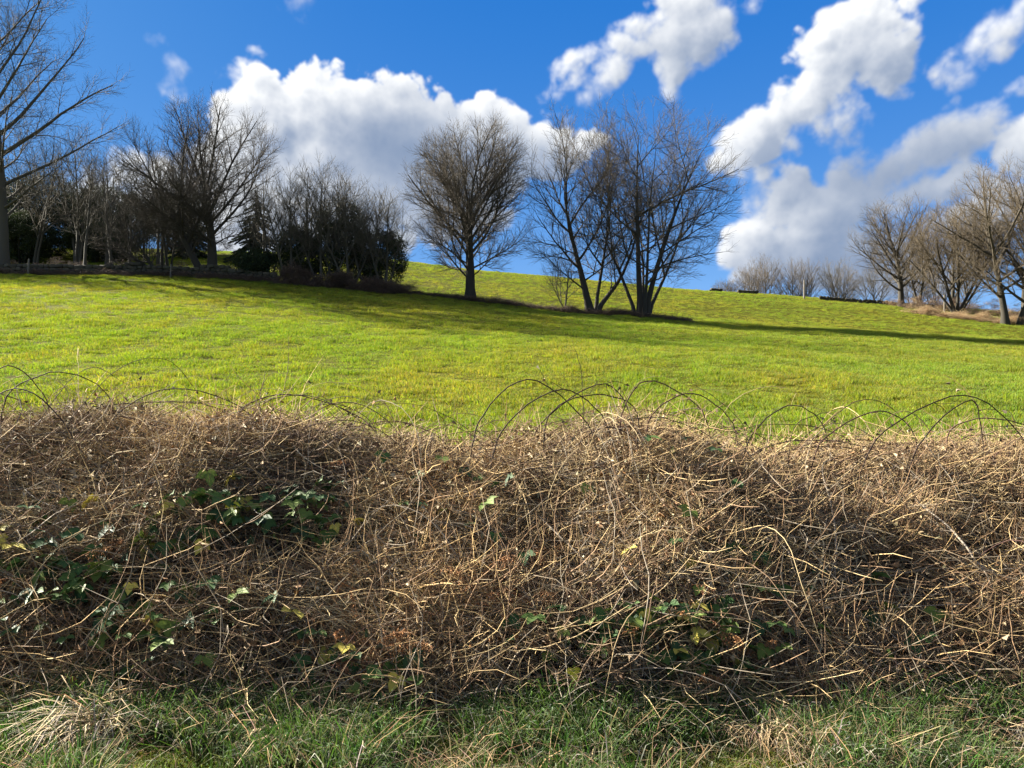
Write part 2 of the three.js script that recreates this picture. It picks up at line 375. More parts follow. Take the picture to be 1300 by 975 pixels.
// ---------------------------------------------------------------- bare winter trees
// A tree grows stems, each stem limbs, each limb branches, and so on; every branch stops at the crown's outline.
const barkMat = new THREE.MeshStandardMaterial({ vertexColors: true, roughness: 0.95 });
function growTree(o) {
  const r = rng(o.seed), trunk = new Build(), limbs = [], twigs = new Build(), { env, bark, tip } = o;
  const reach = (p, d) => {             // distance along d to the crown's outline, an uneven ellipsoid
    const ax = (p[0] - env.x) / env.rx, ay = (p[1] - env.y) / env.ry, az = (p[2] - (env.z || 0)) / env.rz, bx = d[0] / env.rx, by = d[1] / env.ry, bz = d[2] / env.rz;
    const A = bx * bx + by * by + bz * bz, B = ax * bx + ay * by + az * bz, C = ax * ax + ay * ay + az * az - 1, D = B * B - A * C;
    const t = D > 0 ? (-B + Math.sqrt(D)) / A : 0.3;
    return Math.max(0.25, t);
  };
  const col = (level) => { const v = 0.75 + r() * 0.5, f = clamp(level / 3); return [0, 1, 2].map((k) => lerp(bark[k], tip[k], f) * v); };
  const grow = (level, p, d, len, r0, into, path) => {
    const L = o.levels[level], n = L.segs, step = len / n, pts = [p.slice()], rad_ = [r0], dirs = [d.slice()];
    const r1 = level === o.levels.length - 1 ? r0 * 0.55 : Math.max(r0 * (L.taper ?? 0.22), 0.006);
    let q = p.slice(), e = d.slice();
    const bx = (r() - 0.5) * L.bend, by = (r() - 0.5) * L.bend, bz = (r() - 0.5) * L.bend;
    for (let k = 1; k <= n; k++) {
      e = [e[0] + (r() - 0.5) * L.wob + bx / n, e[1] + (r() - 0.5) * L.wob + by / n + L.up / n, e[2] + (r() - 0.5) * L.wob + bz / n];
      const m = Math.hypot(...e); e = e.map((v) => v / m);
      if (path && path[k]) e = path[k];
      q = [q[0] + e[0] * step, q[1] + e[1] * step, q[2] + e[2] * step];
      if (q[1] < 0.25 && level) q[1] = 0.25 + r() * 0.1;
      pts.push(q); dirs.push(e); rad_.push(lerp(r0, r1, Math.pow(k / n, 0.85)));
    }
    if (!level && o.flare !== 0) { rad_[0] *= 1.45; pts[0][1] -= 0.3; }
    const c = col(level);
    into.tube(pts, rad_, L.sides, c, col(level + 0.7));
    if (level === o.levels.length - 1) return;
    const K = o.levels[level + 1], count = Math.max(1, Math.round(K.n * (level === 0 ? 1 : clamp(len / K.per, 0.4, 1.25)) * (0.85 + r() * 0.3)));
    let turn = r() * 6.283;
    for (let k = 0; k < count; k++) {
      const t = k === count - 1 ? 1 : lerp(K.t0, 0.98, (k + r() * 0.8) / count), f = t * n, a = Math.min(n - 1, f | 0), g = f - a;
      const at = [0, 1, 2].map((j) => lerp(pts[a][j], pts[a + 1][j], g)), dir = dirs[Math.min(n, a + 1)], rr = lerp(rad_[a], rad_[a + 1], g);
      turn += 2.4 + (r() - 0.5) * 0.9;
      const ang = (k === count - 1 ? 0.25 : lerp(K.a0, K.a1, t)) * (0.8 + r() * 0.4);
      const s = Math.abs(dir[1]) < 0.95 ? V3(dir[2], 0, -dir[0]).normalize() : V3(1, 0, 0), u = V3().crossVectors(V3(...dir), s);
      const ca = Math.cos(ang), sa = Math.sin(ang), ct = Math.cos(turn), st = Math.sin(turn);
      let cd = [dir[0] * ca + (s.x * ct + u.x * st) * sa, dir[1] * ca + (s.y * ct + u.y * st) * sa, dir[2] * ca + (s.z * ct + u.z * st) * sa];
      if (K.flat) { cd[1] = cd[1] * (1 - K.flat) + K.flat * 0.15; }
      if (cd[1] < (K.low ?? -0.35)) cd[1] = (K.low ?? -0.35); const m = Math.hypot(...cd); cd = cd.map((v) => v / m);
      const free = reach(at, cd) * (0.86 + r() * 0.2), want = K.len * (0.65 + r() * 0.6) * (level === 0 ? 1 : lerp(1.15, 0.7, t)), ln = level === 0 ? free * lerp(0.85, 1, r()) * (K.full ?? 1) : Math.min(want, free + 0.15);
      if (ln < 0.12) continue;
      const cr = Math.max(0.0055, Math.min(rr * 0.82, ln * K.slim * (0.85 + r() * 0.3)));
      if (level === 0) { const b = new Build(); limbs.push(b); grow(1, at, cd, ln, cr, b); } else grow(level + 1, at, cd, ln, cr, level + 1 >= 2 ? twigs : into);
    }
  };
  for (const s of o.stems) {
    const d = s.dir || [0, 1, 0], m = Math.hypot(...d);
    grow(0, s.at ? s.at.slice() : [0, 0, 0], d.map((v) => v / m), s.len, s.r, trunk, s.path);
  }
  return { trunk: trunk.make(), limbs: limbs.map((b) => b.make()), twigs: twigs.make() };
}
function treeGroup(t, mat = barkMat) {
  const g = new THREE.Group();
  part(t.trunk, mat, 'trunk', g);
  const crown = part(t.twigs, mat, 'crown', g);
  t.limbs.forEach((l) => part(l, mat, 'limb', crown));
  return g;
}
const OAK = (dense = 1) => [
  { segs: 8, sides: 9, wob: 0.10, bend: 0.15, up: 0.1, taper: 0.45 },
  { n: 15, t0: 0.34, a0: 1.25, a1: 0.5, per: 5, len: 5, slim: 0.021, segs: 9, sides: 6, wob: 0.16, bend: 0.5, up: 0.28, low: -0.05 },
  { n: 11 * dense, t0: 0.16, a0: 0.8, a1: 0.5, per: 4.5, len: 2.2, slim: 0.019, segs: 6, sides: 4, wob: 0.24, bend: 0.6, up: 0.3 },
  { n: 8 * dense, t0: 0.15, a0: 0.8, a1: 0.5, per: 1.8, len: 1.0, slim: 0.017, segs: 4, sides: 3, wob: 0.3, bend: 0.5, up: 0.15 },
  { n: 7, t0: 0.12, a0: 0.8, a1: 0.5, per: 0.85, len: 0.5, slim: 0.016, segs: 2, sides: 3, wob: 0.3, bend: 0.4, up: 0.1 },
];
const SMALL = (n1, dense = 1) => [
  { segs: 8, sides: 6, wob: 0.12, bend: 0.2, up: 0.1, taper: 0.25 },
  { n: n1, t0: 0.22, a0: 0.95, a1: 0.5, per: 4, len: 3, slim: 0.014, segs: 6, sides: 4, wob: 0.2, bend: 0.4, up: 0.35 },
  { n: 7 * dense, t0: 0.15, a0: 0.8, a1: 0.5, per: 2.6, len: 1.3, slim: 0.015, segs: 4, sides: 3, wob: 0.28, bend: 0.5, up: 0.15 },
  { n: 8 * dense, t0: 0.15, a0: 0.8, a1: 0.5, per: 1.1, len: 0.6, slim: 0.014, segs: 2, sides: 3, wob: 0.3, bend: 0.4, up: 0.1 },
];
const BARK = { oak: [[0.040, 0.034, 0.025], [0.080, 0.064, 0.044]], grey: [[0.06, 0.054, 0.04], [0.10, 0.086, 0.062]], warm: [[0.030, 0.026, 0.018], [0.100, 0.076, 0.046]], dark: [[0.034, 0.029, 0.021], [0.066, 0.053, 0.038]], pale: [[0.06, 0.051, 0.038], [0.11, 0.086, 0.06]] };
function plant(name, label, group, x, d, o, turn = 0) {
  const g = treeGroup(growTree({ bark: o.c[0], tip: o.c[1], ...o }));
  g.position.set(x, land(x, -d), -d); g.rotation.y = turn;
  return add(g, name, label, 'tree', group);
}
const stem = (len, r, dir = [0, 1, 0], at) => ({ len, r, dir, at });
const ROW = 'bare trees along the field boundary';

// the row along the boundary, from the left end to the gap
plant('ash_tree', 'tallest bare tree with long arching boughs behind the stone wall', ROW, -33.4, 49.5, { seed: 11, c: BARK.grey, env: { x: 0.6, y: 11.8, rx: 7.2, ry: 10.8, rz: 6 }, stems: [stem(16, 0.33, [0.02, 1, 0])],
  levels: [{ segs: 12, sides: 8, wob: 0.07, bend: 0.1, up: 0.1, taper: 0.2 }, { n: 34, t0: 0.2, a0: 1.3, a1: 0.6, per: 5, len: 6, slim: 0.016, segs: 9, sides: 5, wob: 0.16, bend: 0.5, up: 0.3, low: 0.0 }, { n: 11, t0: 0.15, a0: 0.85, a1: 0.5, per: 4, len: 2.3, slim: 0.015, segs: 6, sides: 4, wob: 0.26, bend: 0.6, up: 0.1 }, { n: 8, t0: 0.15, a0: 0.8, a1: 0.5, per: 1.8, len: 1.0, slim: 0.014, segs: 4, sides: 3, wob: 0.3, bend: 0.5, up: 0.15 }, { n: 5, t0: 0.12, a0: 0.8, a1: 0.5, per: 0.9, len: 0.5, slim: 0.013, segs: 2, sides: 3, wob: 0.3, bend: 0.4, up: 0.1 }] });
[[-46, 54, 12], [-53, 58, 13]].forEach(([x, d, h], k) => plant('ash_tree', k ? 'bare tree far along the stone wall' : 'bare tree along the stone wall past the tallest tree', ROW, x, d, { seed: 17 + k, c: BARK.grey, env: { x: 0, y: h * 0.56, rx: 5, ry: h * 0.46, rz: 5 }, stems: [stem(h * 0.6, 0.28)], levels: (() => { const l = OAK(0.7); l[1].n = 18; return l; })() }));
plant('oak_tree', 'broad bare oak with a low fork beside the stone wall', ROW, -19.4, 48.2, { seed: 23, c: BARK.dark, env: { x: -0.2, y: 6.3, rx: 5.6, ry: 5.0, rz: 4.8 }, stems: [stem(5.2, 0.36, [0.05, 1, 0], [0.2, 0, 0]), stem(4.6, 0.27, [-0.5, 1, 0.1], [-0.25, 0, 0.1])],
  levels: (() => { const l = OAK(1); l[1].n = 14; l[1].t0 = 0.28; l[1].a0 = 1.35; l[1].a1 = 0.6; l[1].slim = 0.018; return l; })() });
plant('oak_tree', 'fan shaped bare oak standing alone with its short straight trunk', ROW, -2.6, 47.2, { seed: 36, c: BARK.oak, env: { x: 0, y: 6.35, rx: 4.25, ry: 5.1, rz: 4.0 }, stems: [stem(6.0, 0.34, [0.01, 1, 0])],
  levels: (() => { const l = OAK(1.05); l[1].n = 32; l[1].t0 = 0.2; l[1].a0 = 1.25; l[1].a1 = 0.35; l[1].slim = 0.018; return l; })() });
plant('alder_tree', 'crooked bare tree with a bowed forked trunk beside the multi stemmed tree', ROW, 4.95, 46.0, { seed: 47, c: BARK.oak, env: { x: -0.9, y: 7.0, rx: 4.2, ry: 5.8, rz: 3.4 }, stems: [stem(7.5, 0.25, [-0.32, 1, 0], [-0.1, 0, 0]), stem(6.0, 0.17, [0.75, 1, 0.1], [0.05, 0, 0.05]), stem(8.5, 0.13, [0.1, 1, -0.1], [0.15, 0, -0.1])],
  levels: (() => { const l = OAK(0.8); l[0].wob = 0.22; l[0].up = 0.5; l[0].taper = 0.2; l[1].n = 11; l[1].t0 = 0.2; l[1].slim = 0.017; l[1].wob = 0.26; return l; })() });
plant('alder_tree', 'wide bare tree of many stems rising from one stool', ROW, 7.75, 45.0, { seed: 52, c: BARK.oak, env: { x: 0.9, y: 7.2, rx: 4.9, ry: 5.8, rz: 4.2 }, stems: [stem(10.8, 0.21, [-0.04, 1, 0], [-0.1, 0, 0]), stem(10.2, 0.2, [0.25, 1, 0.05], [0.15, 0, 0.1]), stem(8.0, 0.13, [-0.32, 1, -0.1], [-0.3, 0, 0]), stem(8.8, 0.13, [0.42, 1, -0.2], [0.3, 0, -0.1]), stem(9.6, 0.12, [0.1, 1, 0.3], [0.05, 0, 0.25]), stem(9.0, 0.11, [0.12, 1, -0.35], [0, 0, -0.2])],
  levels: (() => { const l = OAK(0.78); l[0].taper = 0.12; l[0].segs = 10; l[1].n = 10; l[1].t0 = 0.16; l[1].a0 = 1.35; l[1].a1 = 0.65; l[1].slim = 0.014; l[1].up = 0.12; l[1].low = -0.15; l[1].full = 0.97; return l; })() });
plant('thorn_sapling', 'small bare thorn sapling beside the crooked tree', ROW, 3.25, 46.2, { seed: 61, c: BARK.grey, env: { x: 0, y: 1.9, rx: 1.5, ry: 1.7, rz: 1.3 }, stems: [stem(2.6, 0.08, [0.05, 1, 0]), stem(2.1, 0.05, [-0.4, 1, 0.2])], levels: SMALL(10, 0.8) });
// slender trees and thorn scrub behind the wall at the left
[[-27.6, 52, 8.4, 2.0], [-29.6, 55, 8.8, 2.3], [-25.4, 50, 7.6, 2.2], [-23.3, 51, 8.2, 2.2], [-26.3, 56, 9.6, 2.5], [-31.2, 54, 9.8, 2.6], [-21.9, 55, 8.8, 2.4], [-24.6, 53, 9.0, 2.4], [-28.6, 50.4, 8.0, 2.2], [-33.0, 57, 10.5, 2.8], [-17.4, 53, 7.6, 2.2], [-35.5, 56, 10, 2.8]].forEach(([x, d, h, w], k) =>
  plant('slender_tree', ['slender bare young tree rising behind the stone wall', 'taller slender bare tree in the thicket behind the stone wall'][k > 3 ? 1 : 0], k > 3 ? 'taller slender trees behind the wall' : 'slender trees behind the wall', x, d, { seed: 70 + k, c: BARK.grey, env: { x: 0, y: h * 0.56, rx: w, ry: h * 0.45, rz: w }, stems: [stem(h * 0.8, 0.11, [(k % 3 - 1) * 0.08, 1, 0]), ...(k % 2 ? [stem(h * 0.7, 0.08, [0.2, 1, 0.1], [0.2, 0, 0])] : [])], levels: SMALL(13, 0.85) }));
plant('fallen_tree', 'dark leaning trunk sprouting upright shoots over the stone wall', null, -22.6, 48.2, { seed: 83, c: BARK.dark, env: { x: -1.7, y: 2.6, rx: 2.8, ry: 2.6, rz: 1.6 }, stems: [stem(3.6, 0.2, [-1, 0.62, 0]), stem(2.2, 0.12, [-0.5, 0.9, 0.2])], levels: SMALL(16, 1) });
// thorn bushes grown through with evergreens, middle of the row
[[-14.1, 47.9, 7.4, 2.1], [-12.2, 48.2, 8.2, 2.4], [-10.3, 47.7, 7.2, 2.2], [-8.1, 48.0, 6.4, 2.0], [-16.0, 49.4, 6.4, 1.8], [-11.2, 48.6, 7.6, 2.2], [-9.2, 48.4, 6.8, 2.0], [-13.2, 48.8, 7.2, 2.2]].forEach(([x, d, h, w], k) =>
  plant('hawthorn_tree', 'tangled dark bare hawthorn rising from the evergreen bushes', 'hawthorns among the evergreen bushes', x, d, { seed: 90 + k, c: BARK.grey, env: { x: 0, y: h * 0.54, rx: w, ry: h * 0.48, rz: w }, stems: [stem(h * 0.75, 0.11, [0.1 - 0.1 * (k % 3), 1, 0]), stem(h * 0.65, 0.09, [-0.3, 1, 0.2], [-0.2, 0, 0.1]), stem(h * 0.6, 0.07, [0.35, 1, -0.1], [0.2, 0, 0])], levels: SMALL(12, 1) }));
// the clump at the right edge of the field
const RIGHT = 'bare trees at the right edge of the field';
plant('oak_tree', 'bare oak beside the far stone wall, apart from the brown clump', RIGHT, 37.2, 72, { seed: 101, c: BARK.oak, env: { x: 0, y: 5.9, rx: 4.9, ry: 4.9, rz: 4.5 }, stems: [stem(5.6, 0.3, [-0.04, 1, 0])], levels: (() => { const l = OAK(0.8); l[1].n = 20; l[1].t0 = 0.22; return l; })() });
plant('sycamore_tree', 'small twin stemmed bare tree just behind the oak by the wall', RIGHT, 39.4, 73, { seed: 108, c: BARK.warm, env: { x: 0, y: 4.6, rx: 3.2, ry: 3.9, rz: 3 }, stems: [stem(5.5, 0.18, [0.15, 1, 0]), stem(4.8, 0.14, [-0.25, 1, 0])], levels: SMALL(14, 1) });
plant('hornbeam_tree', 'low spreading brown bare tree of many stems on the dry bank', RIGHT, 36.6, 62, { seed: 113, c: BARK.warm, env: { x: 0, y: 5.0, rx: 4.1, ry: 4.4, rz: 3.8 }, stems: [stem(6.6, 0.15, [-0.35, 1, 0]), stem(7.2, 0.16, [0.05, 1, 0]), stem(6.4, 0.14, [0.4, 1, 0.1]), stem(6, 0.12, [-0.65, 1, -0.1]), stem(5.6, 0.11, [0.75, 1, 0])], levels: (() => { const l = OAK(0.8); l[1].n = 8; l[1].t0 = 0.25; l[1].a0 = 0.8; l[1].slim = 0.014; return l; })() });
plant('oak_tree', 'tall brown bare tree on the dry bank beside the many stemmed one', RIGHT, 38.0, 58, { seed: 121, c: BARK.warm, env: { x: 0.2, y: 7.2, rx: 5.4, ry: 6.0, rz: 4.8 }, stems: [stem(7.2, 0.27, [-0.05, 1, 0]), stem(6.4, 0.2, [0.25, 1, 0], [0.9, 0, 0.2])], levels: (() => { const l = OAK(0.85); l[1].n = 13; l[1].t0 = 0.2; return l; })() });
plant('oak_tree', 'tall bare tree behind the brown tree on the dry bank', RIGHT, 43.5, 64, { seed: 127, c: BARK.warm, env: { x: 0, y: 7.6, rx: 4.8, ry: 6, rz: 4.4 }, stems: [stem(8, 0.26)], levels: (() => { const l = OAK(0.8); l[1].n = 20; l[1].t0 = 0.22; return l; })() });
plant('sycamore_tree', 'bare tree between the wall and the brown clump', RIGHT, 43.8, 75, { seed: 133, c: BARK.warm, env: { x: 0, y: 5.6, rx: 3.8, ry: 4.8, rz: 3.6 }, stems: [stem(7, 0.2), stem(6, 0.15, [0.3, 1, 0])], levels: SMALL(16, 1) });
// low trees beyond the crest
[[37.5, 118, 7.8, 3.4, 'pale'], [41.0, 122, 10.2, 3.8, 'warm'], [44.4, 120, 9.4, 3.6, 'pale'], [47.2, 121, 9.6, 3.4, 'warm'], [51.6, 119, 10.4, 3.6, 'grey'], [54.2, 124, 9.2, 3.6, 'pale'], [57.6, 120, 9.4, 3.5, 'grey'], [62, 116, 9.8, 3.8, 'pale'], [66.5, 118, 10.4, 4, 'warm'], [72, 120, 11, 4, 'grey'], [34.6, 122, 5.4, 2.6, 'warm']].forEach(([x, d, h, w, c], k) =>
  plant('distant_tree', c === 'warm' ? 'small brown bare tree on the skyline beyond the crest' : 'small pale grey bare tree on the skyline beyond the crest', c === 'warm' ? 'brown trees beyond the crest' : 'pale trees beyond the crest', x, d, { seed: 140 + k, c: BARK[c], env: { x: 0, y: h * 0.55, rx: w, ry: h * 0.48, rz: w }, stems: [stem(h * 0.75, 0.14), stem(h * 0.65, 0.1, [0.3, 1, 0]), stem(h * 0.6, 0.1, [-0.35, 1, 0])], levels: SMALL(14, 1.1) }));
const ARCS = [
  [[-3.39, 1.34], [-3.22, 1.54], [-3.03, 1.33]],
  [[-2.83, 1.09], [-2.46, 1.53], [-2.20, 1.57], [-1.99, 1.31]],
  [[-2.96, 1.16], [-2.61, 1.52], [-2.30, 1.40]],
  [[-3.31, 1.26], [-2.96, 1.39], [-2.60, 1.11]],
  [[-1.78, 1.25], [-1.51, 1.35], [-0.99, 1.16]],
  [[-0.19, 1.21], [0.09, 1.45], [0.44, 1.20]],
  [[-0.05, 1.15], [0.31, 1.39], [0.56, 1.21]],
  [[0.20, 1.16], [0.63, 1.42], [0.78, 1.21]],
  [[0.69, 1.25], [0.83, 1.44], [1.17, 1.27]],
  [[0.46, 1.36], [0.44, 1.54], [0.39, 1.70]],
  [[1.53, 1.08], [1.82, 1.28], [2.08, 1.17]],
  [[1.90, 1.07], [2.27, 1.25], [2.48, 1.14]],
  [[2.20, 1.11], [2.74, 1.35], [3.10, 1.11]],
  [[2.45, 1.07], [2.80, 1.32], [2.90, 1.16]],
  [[2.88, 1.13], [3.07, 1.20], [3.31, 1.11]],
  [[1.49, 1.16], [1.31, 1.35], [1.15, 1.45]],
  [[1.76, 1.16], [1.96, 1.24], [2.18, 1.29]],
  [[-0.45, 1.16], [-0.51, 1.26], [-0.49, 1.32]],
  [[-1.50, 1.31], [-1.49, 1.49], [-1.51, 1.76]],
  [[-1.63, 1.33], [-1.65, 1.41], [-1.67, 1.49]],
  [[0.90, 1.24], [1.15, 1.36], [1.40, 1.19]],
  [[-2.66, 1.19], [-2.26, 1.39], [-1.76, 1.24]],
  [[-3.26, 1.36], [-3.01, 1.50], [-2.76, 1.36]],
  [[-0.90, 1.16], [-1.10, 1.29], [-1.25, 1.28]],
  [[0.25, 1.24], [0.48, 1.35], [0.75, 1.29]],
];

// ---------------------------------------------------------------- the bramble bank in the foreground
const SKYLINE = [[-8, 1.14], [-3.4, 1.18], [-2.3, 1.24], [-1.6, 1.22], [-1.1, 1.06], [-0.5, 1.03], [0.1, 1.07], [0.6, 1.16], [1.2, 1.12], [1.8, 1.01], [2.4, 1.04], [3.4, 1.02], [8, 1.05]];
const SECTION = [[3.1, -0.05], [3.32, 0.03], [3.5, 0.20], [3.8, 0.40], [4.15, 0.62], [4.55, 0.83], [4.95, 1.0], [5.5, 0.97], [6.1, 0.75], [6.6, 0.3], [6.9, -0.05]];   // depth, share of the crest's height
const hollow = (x, z) => smooth(0.05, 0.2, fbm(x * 1.35, 61, z * 1.9, 3)) * smooth(3.35, 3.6, -z) * (1 - smooth(4.1, 4.6, -z));
const bumps = (x, z) => fbm(x * 0.9, 3.7, z * 0.9, 3) * 0.24 + fbm(x * 3.1, 8.1, z * 3.1, 2) * 0.11;
function bank(x, z) {
  const d = -z + fbm(x * 0.7, 5.5, 0.5, 3) * 0.22 + (x > 1.8 ? -0.02 : 0), s = table(SECTION, d);
  return land(x, z) + s * (table(SKYLINE, x) - land(x, z)) * 0.97 + bumps(x, z) * smooth(0.05, 0.6, s);
}
const restDepth = (x, y) => { let d = 3.3; while (d < 5 && bank(x, -d) < y) d += 0.02; return d; };
const TAN = [0.38, 0.275, 0.145], STRAW = [0.50, 0.385, 0.21], BROWN = [0.19, 0.12, 0.07], DARKB = [0.045, 0.030, 0.024], PURPLE = [0.085, 0.046, 0.038], GREYB = [0.235, 0.195, 0.15], RUST = [0.27, 0.13, 0.05], BLEACH = [0.43, 0.35, 0.245];
const pick = (r, list) => list[(r() * list.length) | 0];
const vary = (r, c, k = 0.3) => { const v = 1 - k + r() * 2 * k; return c.map((q) => q * v); };
function wander(r, p, d, len, n, wob, sag) {
  const pts = [p.slice()], c = [(r() - 0.5) * wob, (r() - 0.5) * wob, (r() - 0.5) * wob]; let e = d.slice(), q = p.slice();
  for (let k = 0; k < n; k++) {
    e = [e[0] + (r() - 0.5) * wob + c[0], e[1] + (r() - 0.5) * wob + c[1] + sag, e[2] + (r() - 0.5) * wob + c[2]]; const m = Math.hypot(...e); e = e.map((v) => v / m);
    q = [q[0] + e[0] * len / n, q[1] + e[1] * len / n, q[2] + e[2] * len / n]; pts.push(q);
  }
  return pts;
}
const unit = (r, fy = 1) => { const z = r() * 2 - 1, t = r() * 6.283, s = Math.sqrt(1 - z * z), v = [s * Math.cos(t), z * fy, s * Math.sin(t)], m = Math.hypot(...v); return v.map((q) => q / m); };
function tangle(seed, o) {            // a ball of dead stems and curled dead leaves, about half a metre wide
  const r = rng(seed), b = new Build(), R = o.size;
  const spot = () => { const u = unit(r), q = R * Math.cbrt(r()); return [u[0] * q, u[1] * q * 0.7, u[2] * q]; };
  for (let k = 0; k < o.stems; k++) {
    const len = lerp(o.len[0], o.len[1], r()), n = 5, rr = lerp(o.rad[0], o.rad[1], r() * r()), c = vary(r, pick(r, o.cols)), p = spot(), d = unit(r, o.flat);
    p[0] -= d[0] * len / 2; p[1] -= d[1] * len / 2; p[2] -= d[2] * len / 2;
    const pts = wander(r, p, d, len, n, o.wob, -0.08);
    b.tube(pts, pts.map((_, i) => rr * [0.35, 0.9, 1, 0.95, 0.7, 0.2][i]), 3, c, vary(r, c, 0.15), false);
    if (r() < o.fork) { const q = pts[2], e = unit(r, 0.7), w = wander(r, q, e, len * 0.4, 2, 0.5, 0); b.tube(w, [rr * 0.7, rr * 0.6, rr * 0.4], 3, c, c, false); }
  }
  for (let k = 0; k < o.leaves; k++) {
    const c = V3(...spot()), ax = V3(...unit(r, 0.8)), wx = V3(...unit(r)).cross(ax).normalize(), len = lerp(0.014, 0.05, r() * r());
    b.leaf(c, ax, wx, len, len * (0.35 + r() * 0.4), 0.3 + r() * 0.7, vary(r, pick(r, o.leafCols), 0.35));
  }
  return b.make();
}
function bracken(seed, cols) {        // one dead frond: a bent stalk with shrivelled side shoots
  const r = rng(seed), b = new Build(), pts = wander(r, [0, 0, 0], [0.6, 0.7, 0], 0.5, 8, 0.4, -0.24), c = pick(r, cols);
  b.tube(pts, pts.map((_, i) => lerp(0.0028, 0.001, i / 8)), 3, c, c, false);
  for (let k = 0; k < 26; k++) {
    const t = 1 + r() * 6.9, i = t | 0, p = V3(...pts[i]).lerp(V3(...pts[i + 1]), t - i), l = lerp(0.16, 0.05, t / 8) * (0.4 + r() * 0.9), q = wander(r, p.toArray(), V3(r() - 0.3, -0.2 - r() * 0.8, (r() - 0.5) * 2.2).normalize().toArray(), l, 4, 0.7, -0.15), cc = vary(r, c, 0.35);
    b.tube(q, [0.0013, 0.0011, 0.001, 0.0008, 0.0005], 3, cc, cc, false);
    for (let m = 0; m < 5; m++) { const ax = V3(...unit(r)); b.leaf(V3(...q[1 + ((r() * 4) | 0)]).addScaledVector(ax, 0.006), ax, V3(...unit(r)).cross(ax).normalize(), 0.012 + r() * 0.012, 0.005, 0.8, vary(r, c, 0.4)); }
  }
  return b.make();
}
const deadMat = new THREE.MeshStandardMaterial({ vertexColors: true, roughness: 0.85, side: THREE.DoubleSide }), stemMat = new THREE.MeshPhysicalMaterial({ vertexColors: true, roughness: 0.85, specularIntensity: 0.4 });
const DEADLEAF = [[0.18, 0.13, 0.08], [0.25, 0.19, 0.12], [0.11, 0.075, 0.048], [0.30, 0.24, 0.16], [0.19, 0.105, 0.05], [0.10, 0.09, 0.05]];
const thicket = new THREE.Group();
